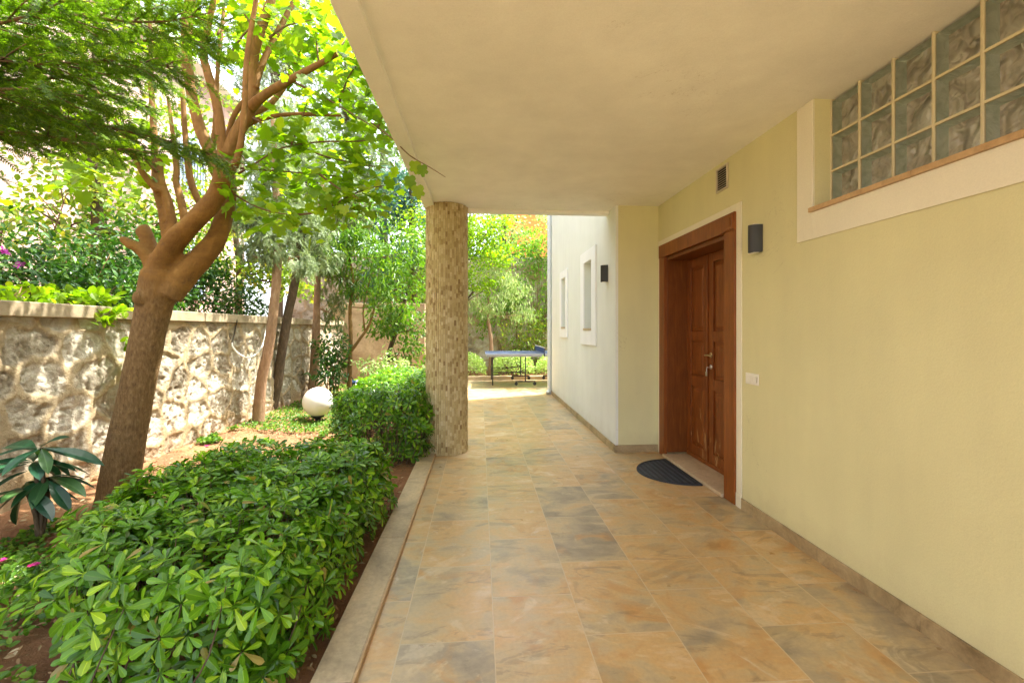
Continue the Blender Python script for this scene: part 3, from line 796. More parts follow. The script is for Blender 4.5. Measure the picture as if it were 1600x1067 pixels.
def tree(name, label, cat, base, trunk_pts, trunk_r, barkm, clumps, leafm, tmpl, size, limb=0.3, group=None, seg=10, wob=0.12, extra=None, **kw):
    base = Vector(base)
    r = empty(name, base); tag(r, label, cat, group)
    m = MB(); m.tube([Vector(p)-base for p in trunk_pts], trunk_r, seg, 4, wob)
    n = len(trunk_pts)
    for (c, rr, k) in clumps:
        c = Vector(c)
        j = min(range(n), key=lambda q: (Vector(trunk_pts[q])-c).length+max(0, trunk_pts[q][2]-c.z)*0.8+(0.0 if q else 1.0)); a = Vector(trunk_pts[j])
        mid = (a+c)/2+Vector((random.uniform(-.1,.1), random.uniform(-.1,.1), -0.08*(c-a).length))
        tr_ = (trunk_r[j] if hasattr(trunk_r, '__len__') else trunk_r)*limb
        if (c-a).length > 0.05: m.tube([a-base, mid-base, c-base], [tr_*1.2, tr_*0.9, tr_*0.3], 6, 4, 0.1)
        rad = rr if not hasattr(rr, '__len__') else sum(rr)/3
        for _ in range(3):
            e = c+Vector(rdir(1)[0])*rad*0.8
            m.tube([mid-base, (mid+e)/2-base+Vector((0,0,.03)), e-base], [tr_*0.6, tr_*0.4, tr_*0.15], 5, 3)
    if extra: extra(m, base)
    m.build("trunk", barkm, r, True)
    crown("crown", leafm, r, clumps, tmpl, size, loc=tuple(base), **kw)
    return r

# leaf materials
L_HEDGE = m_leaf("hedge leaf", (0.040,0.120,0.006), (0.14,0.32,0.010), (0.33,0.50,0.02), 0.28, 0.28, c4=(0.30,0.24,0.06))
L_BRIGHT = m_leaf("sunlit broad leaf", (0.14,0.25,0.008), (0.23,0.35,0.012), (0.36,0.44,0.02), 0.6, 0.45, (1.5,1.6,0.6))
L_DARK = m_leaf("dark shrub leaf", (0.018,0.065,0.010), (0.05,0.14,0.015), (0.15,0.27,0.03), 0.25, 0.35)
L_MID = m_leaf("mid green leaf", (0.05,0.13,0.012), (0.12,0.24,0.016), (0.25,0.36,0.03), 0.4, 0.42)
L_CONIF = m_leaf("conifer needle", (0.055,0.11,0.006), (0.11,0.20,0.008), (0.20,0.30,0.012), 0.48, 0.5)
L_GREY = m_leaf("grey green needle", (0.16,0.22,0.10), (0.26,0.33,0.17), (0.42,0.45,0.28), 0.35, 0.6, (1.3,1.35,0.9))
L_BLUE = m_leaf("blue green needle", (0.05,0.14,0.11), (0.10,0.22,0.17), None, 0.3, 0.6, (1.1,1.3,1.0))
L_LOQ = m_leaf("loquat leaf", (0.012,0.060,0.035), (0.030,0.105,0.045), (0.12,0.22,0.05), 0.15, 0.33)
L_PALE = m_leaf("variegated pale leaf", (0.22,0.36,0.08), (0.42,0.52,0.20), (0.60,0.62,0.35), 0.35, 0.5, (1.3,1.3,0.9))
L_YEL = m_leaf("yellow green leaf", (0.10,0.18,0.015), (0.20,0.28,0.02), (0.36,0.30,0.05), 0.45, 0.5)
L_PINK = m_leaf("pink petal", (0.62,0.03,0.20), (0.75,0.05,0.32), None, 0.4, 0.5, (1.2,1.0,1.1))
L_ORFL = m_leaf("orange blossom", (0.75,0.20,0.03), (0.80,0.32,0.05), None, 0.4, 0.5, (1.2,1.0,0.8))
B_MAIN = m_bark("smooth brown bark", (0.12,0.068,0.024), (0.23,0.135,0.045), (0.34,0.215,0.085), 3.0, 34, 1.0)
B_ORANGE = m_bark("orange brown limb bark", (0.15,0.070,0.018), (0.27,0.130,0.032), (0.38,0.21,0.068), 2.5, 20, 0.5)
B_PALE = m_bark("reddish peeling bark", (0.20,0.11,0.06), (0.36,0.22,0.13), (0.50,0.36,0.24), 3.5, 22, 0.9)
B_DARK = m_bark("dark grey bark", (0.05,0.035,0.022), (0.11,0.075,0.045), (0.20,0.14,0.09), 3.0, 24, 0.9)
B_TWIG = m_bark("thin twig bark", (0.12,0.06,0.03), (0.20,0.11,0.055), (0.28,0.17,0.09), 2.0, 30, 0.3)

# ------------------------------------------------------------------ HEDGES
def hedge(name, label, x0, x1, y0, y1, h, n_out, leafsize, tmpl, bulge=0.05, dens_in=0.8, seed=0, extra=None, heightf=None, chamfer=False):
    root = empty(name, ((x0+x1)/2, (y0+y1)/2, 0)); tag(root, label, "hedge")
    base = Vector(((x0+x1)/2, (y0+y1)/2, 0)); hx, hy = (x1-x0)/2, (y1-y0)/2
    pos, nor = [], []
    A = [4*hx*hy*1.0, 2*hy*h, 2*hy*h, 2*hx*h, 2*hx*h]; W = np.array(A)/sum(A)
    def samp(n, inset):
        for f in RNG.choice(5, n, p=W):
            u, v = RNG.uniform(-1, 1, 2); w = RNG.uniform(0.04, 1)
            if f == 0: p = Vector((u*hx, v*hy, h)); nn = Vector((0,0,1))
            elif f == 1: p = Vector((hx, v*hy, w*h)); nn = Vector((1,0,0))
            elif f == 2: p = Vector((-hx, v*hy, w*h)); nn = Vector((-1,0,0))
            elif f == 3: p = Vector((u*hx, -hy, w*h)); nn = Vector((0,-1,0))
            else: p = Vector((u*hx, hy, w*h)); nn = Vector((0,1,0))
            # round the upper edges
            ex = max(0, abs(p.x)-(hx-0.22))/0.22; ey = max(0, abs(p.y)-(hy-0.22))/0.22; ez = max(0, p.z-(h-0.20))/0.20
            q = math.sqrt(ex*ex+ey*ey+ez*ez)
            if q > 1:
                sx = (hx-0.22+0.22*ex/q) if ex > 0 else abs(p.x); sy = (hy-0.22+0.22*ey/q) if ey > 0 else abs(p.y)
                sz = (h-0.20+0.20*ez/q) if ez > 0 else p.z
                p = Vector((math.copysign(sx, p.x), math.copysign(sy, p.y), sz))
            nn = (Vector((math.copysign(ex, p.x), math.copysign(ey, p.y), ez))+nn*0.6).normalized()
            w_ = p+base
            b = bulge*(mnoise.noise(w_*1.7+Vector((seed,0,0)))*1.6+0.8*mnoise.noise(w_*4.5))
            if heightf: p.z *= heightf(w_.x, w_.y)
            p = p+nn*(b-inset*RNG.uniform(0.4, 1.3))+Vector(RNG.normal(size=3)*0.018)
            if chamfer:
                p.y += min(1, max(0, (2.6-w_.y)/0.9))*max(0, -1.30-w_.x)*0.95
            p.z = max(p.z, 0.03)
            pos.append(p); nor.append(nn)
    samp(n_out, 0.0); samp(int(n_out*dens_in), 0.09); samp(int(n_out*dens_in*0.6), 0.2)
    if extra:
        for (a, b_) in extra: pos.append(Vector(a)-base); nor.append(Vector(b_).normalized())
    LP, LD, LN, LS = [], [], [], []
    for p, nn in zip(pos, nor):
        ax = (nn+Vector(RNG.normal(size=3)*0.32)+Vector((0,0,0.45))).normalized()
        u = ax.orthogonal().normalized(); w = ax.cross(u); k = random.choice((6,7,7,8,9)); a0 = random.random()*6.28
        s0 = leafsize*random.uniform(0.6, 1.25)
        for i in range(k):
            a = a0+i*2.399; rad = u*math.cos(a)+w*math.sin(a)
            lift = random.uniform(-0.12, 0.5)+(0.5 if i > k-3 else 0)
            d = rad+ax*lift; nr = ax-rad*lift
            LP.append(p+rad*0.006); LD.append(d); LN.append(nr+Vector(RNG.normal(size=3)*0.15)); LS.append(s0*random.uniform(0.7, 1.1)*(0.75 if i > k-3 else 1))
    leaves("foliage", L_HEDGE, root, tmpl, np.array([tuple(v) for v in LP]), np.array([tuple(v) for v in LD]), np.array([tuple(v) for v in LN]), np.array(LS))
    m = MB()
    for i in range(int(len(pos)*0.22)):
        p = pos[i*3 % len(pos)]; nn = nor[i*3 % len(pos)]
        b = Vector((p.x*0.75+random.uniform(-.05,.05), p.y+random.uniform(-.12,.12), random.uniform(-0.02, 0.12)))
        m.tube([b, (b+p)/2+Vector((random.uniform(-.04,.04),random.uniform(-.04,.04),-.03)), p], [0.004, 0.003, 0.002], 5, 3)
    m.build("stem", B_DARK, root, True)
    return root
ex = []
for _ in range(16):
    q = P(random.uniform(-10, 95), random.uniform(880, 965), random.uniform(1.75, 1.98)); ex.append((q, (-0.6, -0.6, 0.7)))
for _ in range(14):
    q = P(random.uniform(85, 190), random.uniform(800, 850), random.uniform(2.2, 2.5)); ex.append((q, (-0.7, -0.1, 0.7)))
hedge("hedge", "large near clipped hedge of glossy whorled leaves beside the path", -1.95, -0.70, 1.60, 3.55, 0.505, 1000, 0.076, T_OBO, 0.05, 0.9, 1.0, ex, chamfer=True)
hedge("hedge", "darker hedge behind the near one, touching the mosaic column", -1.50, -0.56, 4.55, 7.3, 0.75, 1150, 0.072, T_OBO_LO, 0.05, 0.9, 5.0,
      [(( -1.3+random.uniform(-.2,.2), 4.3+random.uniform(-.1,.15), random.uniform(.1,.5)), (0,-.5,.8)) for _ in range(14)])

# ------------------------------------------------------------------ FRONT TREE
TB = P(186, 775, 3.55); TB.z = -0.05
ft = empty("broadleaf_tree", TB); tag(ft, "forked brown tree with sawn stubs leaning between near hedge and stone wall", "tree")
def R(px, Y): return 0.64*px*Y/F_PX
def path(pts, Y0, Y1=None):
    Y1 = Y0 if Y1 is None else Y1; n = len(pts); out = []
    for i, q in enumerate(pts):
        y = Y0+(Y1-Y0)*i/(n-1); out.append(P(q[0], q[1], y)-TB)
    return out
m = MB(); Yt = 3.55
q = path([(178,815),(186,760),(196,700),(212,620),(224,560),(236,500),(246,455),(250,425)], Yt)
m.tube(q, [R(x, Yt) for x in (44,39,37,34,33,34,38,37)], 20, 5, 0.05)
m.tube(path([(262,462),(292,425),(325,392),(345,355),(357,305),(356,258)], Yt, Yt+0.16), [R(x, Yt) for x in (32,28,24,21,18,15)], 14, 5, 0.1)
m.tube(path([(244,455),(254,410),(276,374),(308,342),(334,312),(346,285),(349,258)], Yt, Yt-0.12), [R(x, Yt) for x in (34,27,23,21,20,19,19)], 14, 5, 0.1)
m.blob(P(353,262,Yt)-TB, R(21, Yt), 16, 10, 0.35)
m.tube(path([(248,440),(236,408),(218,390),(196,376),(186,374)], Yt, Yt-0.08), [R(x, Yt) for x in (26,18,12,10,8)], 12, 4, 0.3)
m.blob(P(200,382,Yt-.07)-TB, R(11, Yt), 12, 8, 0.6)
m.tube(path([(240,420),(236,392),(228,366),(226,352)], Yt, Yt+0.05), [R(x, Yt) for x in (17,17,15,11)], 12, 4, 0.35)
m.blob(P(224,362,Yt+.04)-TB, R(13, Yt), 12, 8, 0.6)
m.tube(path([(262,418),(264,380),(256,330),(246,290),(243,262),(240,200),(236,130),(235,50),(230,-30)], Yt, Yt+0.25), [R(x, Yt) for x in (18,15,13,12,9,8,7,6,5)], 12, 4, 0.12)
m.tube(path([(268,415),(272,370),(264,320),(252,280),(250,240)], Yt, Yt+0.05), [R(x, Yt) for x in (14,11,10,8,6)], 10, 4, 0.12)
m.tube(path([(248,300),(228,278),(212,250),(196,215),(176,180),(150,140)], Yt, Yt-0.1), [R(x, Yt) for x in (9,8,7,6,5,4)], 10, 4, 0.1)
m.tube(path([(290,360),(284,318),(275,285),(276,262),(270,210),(262,150)], Yt, Yt+0.15), [R(x, Yt) for x in (10,9,8,8,6,5)], 10, 4, 0.12)
m.blob(P(216,465,Yt-.12)-TB, R(12, Yt), 12, 8, 0.5, (1,1,1.3))
t = NT("broadleaf tree bark"); p = t.pos()
f = t.noise(t.mapping(p, (1, 1, 0.33)), 70, 6, 0.7, 0.4); g = t.noise(p, 6, 5, 0.65, 0.5); rg_ = t.noise(t.mapping(p, (0.5, 0.5, 7)), 9, 5, 0.65)
lo_ = t.ramp(f, [(0.3, (0.10,0.058,0.024)), (0.5, (0.20,0.120,0.048)), (0.7, (0.31,0.205,0.092))])
up_ = t.ramp(t.math('ADD', t.math('MULTIPLY', g, 0.8), t.math('MULTIPLY', rg_, 0.2)), [(0.3, (0.14,0.066,0.016)), (0.55, (0.25,0.130,0.030)), (0.75, (0.36,0.21,0.06))])
sz_ = t.t.nodes.new("ShaderNodeSeparateXYZ"); t.set(sz_.inputs[0], p)
c = t.mix(t.val(t.math('ADD', sz_.outputs[2], t.math('MULTIPLY', g, 0.5)), 1.70, 2.05), lo_, up_)
c = t.mix(t.math('MULTIPLY', t.val(t.noise(p, 13, 5, 0.7), 0.60, 0.68), 0.5), c, (0.09, 0.055, 0.03))
B_FRONT = t.done(t.bsdf(c, 0.75, t.bump(t.math('ADD', t.math('ADD', f, t.math('MULTIPLY', g, 1.2)), t.math('MULTIPLY', rg_, 0.4)), 1.0, 0.012), 0, 0.25).outputs[0])
trunk = m.build("trunk", B_FRONT, ft, True)
rm = trunk.modifiers.new("remesh", 'REMESH'); rm.mode = 'VOXEL'; rm.voxel_size = 0.011; rm.use_smooth_shade = True
sm = trunk.modifiers.new("smooth", 'SMOOTH'); sm.factor = 0.6; sm.iterations = 14
# upper limbs
m2 = MB()
m2.tube(path([(345,275),(330,240),(312,200),(300,150),(293,100),(292,50),(300,-20),(305,-60)], Yt, Yt+0.2), [R(x, Yt) for x in (17,14,12.5,11,11,12,11,10)], 14, 5, 0.08)
m2.tube(path([(322,335),(300,290),(292,240),(288,190),(285,140)], Yt+.2, Yt+0.3), [R(x, Yt) for x in (8,8,7,6,5)], 10, 4, 0.08)
m2.tube(path([(350,262),(346,215),(338,160),(324,112),(318,80),(330,20),(340,-30)], Yt, Yt-0.1), [R(x, Yt) for x in (14,11,10,9,8,6,5)], 12, 5, 0.08)
m2.tube(path([(352,245),(372,205),(388,178),(396,140),(396,95),(408,45),(424,0),(440,-50)], Yt, Yt+0.15), [R(x, Yt) for x in (16,14,15,13,11,11,10,9)], 14, 5, 0.08)
m2.tube(path([(392,168),(412,150),(445,130),(485,108),(527,85)], Yt, Yt-0.2), [R(x, Yt) for x in (13,10,9,7,5)], 12, 5, 0.08)
m2.tube(path([(398,140),(408,105),(424,70),(445,30),(465,-10),(480,-50)], Yt+.05, Yt+0.3), [R(x, Yt) for x in (9,7.5,7.5,6.5,6,5)], 10, 5, 0.08)
m2.tube(path([(366,262),(376,225),(382,170),(384,110),(390,60),(402,-10),(408,-50)], Yt-.1, Yt-0.2), [R(x, Yt) for x in (8,7,6,5.5,5.5,5,4)], 10, 5, 0.08)
m2.tube(path([(378,200),(402,188),(440,180),(490,179),(533,181)], Yt+.1, Yt), [R(x, Yt) for x in (8,6,5,4.5,3)], 10, 5, 0.08)
m2.tube(path([(392,178),(420,165),(445,135),(455,110),(470,80)], Yt+.2, Yt+.5), [R(x, Yt) for x in (8,7,6,5,3)], 10, 5, 0.08)
m2.tube(path([(352,235),(362,190),(376,165),(388,155)], Yt+.15, Yt+.15), [R(x, Yt) for x in (7,6,6,5)], 10, 4, 0.08)
m2.tube(path([(340,280),(330,255),(336,200),(340,110),(345,60),(350,10),(352,-40)], Yt+.3, Yt+.5), [R(x, Yt) for x in (9,8,6,5,5,4,3)], 10, 4, 0.08)
m2.build("limb", B_ORANGE, ft, True)
tw = MB(); twig_paths = [
 [(372,272),(398,256),(440,232),(500,222),(560,221),(600,215)], [(395,184),(440,212),(500,242),(560,256),(610,264)],
 [(462,130),(520,160),(590,203)], [(375,263),(440,268),(500,273),(548,278)],
 [(360,300),(390,318),(420,330),(455,336)], [(498,100),(494,60),(490,10)], [(420,60),(450,40),(500,30)], [(350,100),(390,45),(430,42)],
 [(527,85),(540,60),(548,40)], [(527,85),(555,95),(580,110)], [(392,40),(380,20),(350,-10)], [(530,160),(545,120),(560,100)], [(340,55),(360,30),(420,28)],
 [(590,200),(600,170),(592,140)], [(500,273),(530,295),(560,310)], [(455,226),(470,190),(480,160)], [(455,336),(500,330),(560,300),(600,290)],
 [(190,210),(150,215),(110,200)], [(245,270),(215,240),(160,215),(100,180)]]
ends = []
for tp in twig_paths:
    y1 = Yt+random.uniform(-0.5, 0.4); pp = path(tp, Yt, y1); tw.tube(pp, [0.010]+[0.006]*(len(pp)-2)+[0.0025], 6, 4)
    for i, a in enumerate(pp):
        if i: 
            for s in (0.25, 0.6, 1.0): ends.append(pp[i-1].lerp(a, s))
tw.tube(path([(580,192),(612,216),(640,243),(672,262),(696,277)], Yt-.1, 3.05), [.006,.005,.004,.003,.0015], 6, 4)
tw.build("twig", B_TWIG, ft, True)
# leaves: hang off twigs + canopy masses overhead
PPs = []
for e in ends:
    for _ in range(random.choice((4,5,6,7))): PPs.append(np.array(e)+RNG.normal(size=3)*np.array([.11,.14,.07])+np.array([0,0,-.03]))
def scatter(n, xr, yr, Yr_):
    for _ in range(n):
        y = random.uniform(*Yr_); PPs.append(np.array(P(random.uniform(*xr), random.uniform(*yr), y)-TB))
for (n, xr, yr, Yr_) in [(300,(400,545),(0,110),(3.2,5.2)), (180,(300,420),(-20,90),(3.6,5.2)), (130,(480,600),(90,215),(3.3,4.6)), (150,(520,640),(200,335),(3.3,4.8)),
                         (150,(400,560),(215,345),(3.5,4.9)), (90,(0,240),(-20,120),(3.8,5.0)), (40,(0,130),(230,330),(3.2,4.0)), (50,(330,470),(285,345),(3.6,4.4)),
                         (60,(555,655),(130,300),(3.4,4.6)), (70,(60,260),(180,300),(3.5,4.4)), (120,(-100,600),(-260,-10),(3.2,5.2))]:
    k = max(3, n//9)
    cs_ = [(random.uniform(*xr), random.uniform(*yr), random.uniform(*Yr_)) for _ in range(k)]
    for _ in range(n):
        c_ = random.choice(cs_)
        px_ = min(c_[0]+random.gauss(0, 17), 520+(c_[1]+20)*0.46 if c_[1] < 300 else 700)
        PPs.append(np.array(P(px_, c_[1]+random.gauss(0, 12), c_[2]+random.gauss(0, .1))-TB))
for _ in range(38):  # extra crown clumps added overhead to dapple the garden wall
    c_ = np.array([random.uniform(-3.6,-0.9), random.uniform(2.6,7.0), random.uniform(4.2,5.6)])-np.array(TB)
    for _ in range(13): PPs.append(c_+RNG.normal(size=3)*np.array([.2,.22,.1]))
PPs = np.array(PPs); n = len(PPs)
# keep the leaves outside the porch roof
wx = PPs[:, 0]+TB.x; keep = (wx < -0.72) & ~((PPs[:, 1] + TB.y > 4.6) & (wx > -1.0)); PPs = PPs[keep]; n = len(PPs)
d = np.stack([RNG.normal(0, 1, n), RNG.normal(0, 1, n), RNG.uniform(-0.9, -0.05, n)], -1)
nr = np.array([0.1, -0.35, 1.0])+RNG.normal(size=(n, 3))*0.35
for px_, py_, y_ in ((659,268,3.15),(652,300,3.3),(640,285,3.35),(648,262,3.3)):
    PPs = np.vstack([PPs, np.array(P(px_, py_-10, y_)-TB)]); d = np.vstack([d, [0.1,.1,-1]]); nr = np.vstack([nr, [0,-1,.2]]); n += 1
leaves("crown", L_BRIGHT, ft, T_LOB, PPs, d, nr, 0.092*RNG.uniform(0.6, 1.25, n))

# ------------------------------------------------------------------ CONIFER reaching in from the left, near the camera
CB = Vector((-3.0, 1.55, 0.0)); cf = empty("conifer_tree", CB); tag(cf, "dark green conifer whose feathery boughs hang in from the upper left", "conifer")
m = MB(); m.tube([(0,0,-.05),(0.03,0.02,1.5),(0,0,3.2),(0,0.05,4.6)], [0.13,0.11,0.08,0.03], 12, 4, 0.15)
FP, FD = [], []
boughs = [([( -150,150),(0,165),(120,188),(240,215),(352,247)],2.05,1.95), ([(-150,40),(0,60),(150,70),(280,60),(340,78)],2.2,2.1), ([(-160,-60),(0,-30),(150,-10),(300,10)],2.3,2.3),
          ([(-150,110),(0,125),(120,120),(220,115),(275,140)],2.3,2.4), ([(-160,200),(-20,205),(90,215),(190,235)],1.9,1.85), ([(-150,0),(0,10),(120,25),(240,35),(330,20)],1.9,1.9),
          ([(-160,80),(0,95),(90,100),(190,95),(290,108)],1.75,1.8), ([(-150,150),(0,150),(90,160),(180,150),(250,175)],2.4,2.5), ([(-150,-120),(0,-90),(200,-70),(320,-40)],2.0,2.1),
          ([(-150,130),(-20,140),(60,140),(130,150)],1.7,1.7), ([(-150,60),(-20,40),(60,20),(140,-20)],1.7,1.7), ([(-150,170),(0,185),(60,190),(150,210)],2.3,2.3)]
for pts, ya, yb in boughs:
    n = len(pts); w = [P(q[0], q[1], ya+(yb-ya)*i/(n-1)) for i, q in enumerate(pts)]
    start = Vector((CB.x, CB.y, w[0].z+0.05)); w = [start]+w
    m.tube([v-CB for v in w], [0.018,0.013]+[0.007]*(n-3)+[0.004,0.002], 7, 4, 0.1)
    for i in range(0, len(w)-1):
        seg = w[i+1]-w[i]; L = seg.length; steps = max(3, int(L/0.035)); dr = seg.normalized()
        for s in range(steps):
            a = w[i]+seg*(s/steps); frac = max(0, (i-1+s/steps)/(len(w)-2))
            for sd in (-1, 1):
                sidev = Vector((0,0,1)).cross(dr).normalized()*sd
                L2 = (0.26*(1-frac*0.75)+0.05)*random.uniform(0.5, 1.15)
                td = (dr*0.9+sidev*random.uniform(0.4,1.0)+Vector((0,0,random.uniform(-0.45,0.20)))).normalized()
                e = a+td*L2
                if s % 2 == 0: m.tube([a-CB, (a+e)/2-CB+Vector((0,0,.006)), e-CB], [0.0035,0.0025,0.001], 4, 1)
                nf = int(L2/0.025)+2
                for k in range(nf):
                    q = a+td*L2*(k/nf); FP.append(q-CB+Vector(RNG.normal(size=3)*0.006))
                    FD.append(td+Vector(RNG.normal(size=3)*0.42)+Vector((0,0,-0.12)))
m.build("trunk", B_TWIG, cf, True)
FP = np.array([tuple(v) for v in FP]); FD = np.array([tuple(v) for v in FD]); n = len(FP)
leaves("crown", L_CONIF, cf, T_NEEDLE, FP, FD, np.array([0,0,1.0])+RNG.normal(size=(n,3))*0.4, 0.080*RNG.uniform(0.6,1.25,n))

# ------------------------------------------------------------------ slender feathery trees against the garden wall
def cl(px, py, Y, r, n): return (tuple(P(px, py, Y)), r, n)
b = P(403, 668, 6.4); b.z = 0
tree("cypress_tree", "slender reddish-trunked tree with grey-green feathery top nearest the stone wall", "tree", b,
     [b-Vector((0,0,.05)), P(408,600,6.4), P(420,540,6.42), P(428,480,6.45), P(434,400,6.5), P(433,330,6.5), P(430,250,6.5), P(425,150,6.5)], [.085,.072,.07,.065,.06,.05,.04,.02], B_PALE,
     [cl(425,380,6.4,(.35,.35,.3),420), cl(400,330,6.5,(.35,.35,.35),800), cl(455,340,6.5,(.4,.4,.3),480), cl(420,270,6.6,(.45,.4,.35),480), cl(465,410,6.5,(.22,.3,.18),220), cl(440,210,6.7,(.45,.45,.4),420), cl(395,400,6.4,(.2,.2,.2),150)],
     L_GREY, T_FROND, 0.13, out=0.3, droop=0.9, jit=0.5, per=22, tight=0.2)
b = P(424, 643, 7.4); b.z = 0.05
tree("cypress_tree", "dark leaning tree trunk with grey-green tuft behind the reddish-trunked one", "tree", b,
     [b-Vector((0,0,.05)), P(436,580,7.4), P(448,500,7.4), P(461,440,7.4), P(470,370,7.4), P(478,300,7.4), P(480,200,7.4)], [.08,.075,.07,.065,.055,.045,.03], B_DARK,
     [cl(480,360,7.4,(.4,.4,.35),800), cl(470,300,7.5,(.45,.45,.4),480), cl(500,250,7.6,(.5,.5,.45),520), cl(460,190,7.7,(.5,.5,.45),420), cl(500,400,7.5,(.3,.3,.25),260)],
     L_GREY, T_FROND, 0.13, out=0.3, droop=0.8, jit=0.5, per=22, tight=0.2)
b = P(488, 610, 8.6); b.z = 0.05
tree("cypress_tree", "third slim pale-barked tree near the corner left of the citrus tree", "tree", b,
     [b-Vector((0,0,.05)), P(493,540,8.6), P(495,480,8.6), P(497,420,8.6), P(500,340,8.6), P(505,260,8.6)], [.10,.075,.06,.055,.05,.03], B_PALE,
     [cl(510,380,8.6,(.5,.5,.5),520), cl(530,440,8.7,(.35,.35,.5),380), cl(500,320,8.7,(.6,.5,.5),520), cl(540,330,8.8,(.5,.5,.5),420), cl(520,490,8.8,(.3,.3,.35),200)],
     m_leaf("brown tinged needle", (0.10,0.14,0.05), (0.17,0.22,0.09), (0.30,0.26,0.12), 0.35, 0.6, (1.3,1.3,0.8)), T_FROND, 0.14, out=0.3, droop=1.0, jit=0.45, per=22, tight=0.2)

# citrus and other small trees
b = P(545, 600, 8.3); b.z = 0
def forks(m, base):
    m.tube([P(549,548,8.3)-base, P(562,530,8.3)-base, P(578,505,8.3)-base, P(590,460,8.3)-base], [.032,.028,.022,.012], 8, 4, .1)
    m.tube([P(570,517,8.3)-base, P(568,480,8.3)-base, P(580,430,8.3)-base], [.018,.014,.008], 7, 4, .1)
tree("citrus_tree", "slender forked citrus tree with glossy leaves left of the mosaic column", "tree", b,
     [b-Vector((0,0,.05)), P(547,560,8.3), P(548,520,8.3), P(547,480,8.3), P(552,440,8.3), P(545,400,8.3), P(538,370,8.3)], [.048,.042,.036,.032,.026,.018,.01], B_MAIN,
     [cl(555,385,8.3,(.55,.5,.35),800), cl(595,420,8.3,(.55,.5,.4),480), cl(530,430,8.3,(.3,.3,.25),160), cl(615,470,8.4,(.45,.5,.4),400), cl(565,455,8.3,(.45,.3,.2),180), cl(580,350,8.5,(.5,.5,.35),300), cl(510,385,8.3,(.3,.3,.2),110), cl(635,395,8.4,(.4,.4,.4),260)],
     L_MID, T_ELL_N, 0.15, out=0.5, droop=0.5, jit=0.6, extra=forks)
b = P(598, 600, 9.2); b.z = 0
tree("citrus_tree", "bushier dark citrus tree partly hidden by the mosaic column", "tree", b,
     [b-Vector((0,0,.05)), P(606,560,9.2), P(618,520,9.2), P(630,480,9.2), P(640,440,9.2)], [.06,.05,.045,.035,.02], B_DARK,
     [cl(640,440,9.2,(.7,.6,.5),620), cl(610,500,9.2,(.5,.5,.35),800), cl(650,510,9.2,(.5,.5,.4),420), cl(625,550,9.3,(.4,.4,.3),240), cl(655,380,9.3,(.5,.5,.5),380), cl(655,570,9.1,(.4,.4,.3),240)],
     L_MID, T_ELL, 0.11, out=0.5, droop=0.4, jit=0.6)

def shrub(name, label, cat, base, clumps, leafm, tmpl, size, group=None, barkm=B_TWIG, nst=6, **kw):
    base = Vector(base); r = empty(name, base); tag(r, label, cat, group); m = MB()
    for (c, rr, k) in clumps:
        c = Vector(c)
        for _ in range(nst if c.z > base.z else 0):
            rad = rr if not hasattr(rr, '__len__') else min(rr)
            e = c+Vector(rdir(1)[0])*rad*0.7; s = Vector((c.x*0.5+base.x*0.5+random.uniform(-.08,.08), c.y*0.5+base.y*0.5+random.uniform(-.08,.08), base.z-0.02))
            m.tube([s-base, (s+e)/2-base+Vector((random.uniform(-.05,.05),0,.03)), e-base], [.010,.007,.003], 5, 3)
    m.build("stem", barkm, r, True); crown("foliage", leafm, r, clumps, tmpl, size, loc=tuple(base), **kw); return r

G1 = "shrubs growing on top of the garden wall"
shrub("shrub", "dense dark shrub on the wall right of the forked tree", "shrub", (-3.95, 6.0, 1.36),
      [((-3.85,5.6,1.75),(.4,.6,.35),1200), ((-3.9,6.6,1.85),(.4,.6,.45),1300), ((-4.0,6.2,2.25),(.45,.7,.4),1300), ((-3.7,7.3,1.75),(.3,.5,.35),800), ((-4.3,5.5,2.2),(.4,.5,.5),900)], L_DARK, T_ELL, 0.085, G1, out=0.7, droop=0.3)
shrub("shrub", "dense dark shrub on the wall left of the forked tree", "shrub", (-4.1, 4.6, 1.36),
      [((-4.0,4.3,1.75),(.35,.5,.3),1000), ((-4.1,4.9,2.0),(.4,.5,.4),1200), ((-4.4,4.3,2.05),(.4,.5,.35),900), ((-3.75,4.75,1.75),(.25,.4,.25),600)], L_DARK, T_ELL, 0.08, G1, out=0.7, droop=0.3)
shrub("creeper", "bright broad-leaved creeper spilling over the wall coping at far left", "creeper", (-3.75, 3.4, 1.40),
      [((-3.55,3.1,1.66),(.25,.5,.10),190), ((-3.6,3.8,1.68),(.25,.5,.12),220), ((-3.45,4.1,1.58),(.2,.25,.12),110), ((-3.2,4.15,1.35),(.08,.15,.16),70), ((-3.18,4.2,1.05),(.06,.12,.14),34), ((-3.17,4.25,.80),(.05,.1,.10),16), ((-3.65,2.5,1.66),(.25,.5,.12),150)], L_BRIGHT, T_OVAL, 0.085, None, nst=4, out=0.7, droop=0.3)
# bougainvillea: open twiggy shrub with a few magenta bracts
b = Vector((-4.5, 4.1, 1.36)); bo = empty("bougainvillea", b); tag(bo, "open twiggy shrub with a few magenta flowers above the wall at far left", "shrub")
m = MB(); tips = []
for i in range(16):
    s = Vector((random.uniform(-.5,.2), random.uniform(-.7,.7), 0)); e = s+Vector((random.uniform(-.4,.5), random.uniform(-.6,.6), random.uniform(.8,1.6)))
    mid = (s+e)/2+Vector((random.uniform(-.12,.12), random.uniform(-.12,.12), 0)); m.tube([s, mid, e], [.013,.009,.004], 6, 4, .15)
    for _ in range(9):
        a = mid.lerp(e, random.random()); q = a+Vector(rdir(1)[0])*random.uniform(.15,.38)+Vector((0,0,.08)); m.tube([a, (a+q)/2+Vector((0,0,.02)), q], [.005,.004,.0015], 4, 3); tips.append(q); tips.append((a+q)/2)
m.build("stem", B_TWIG, bo, True)
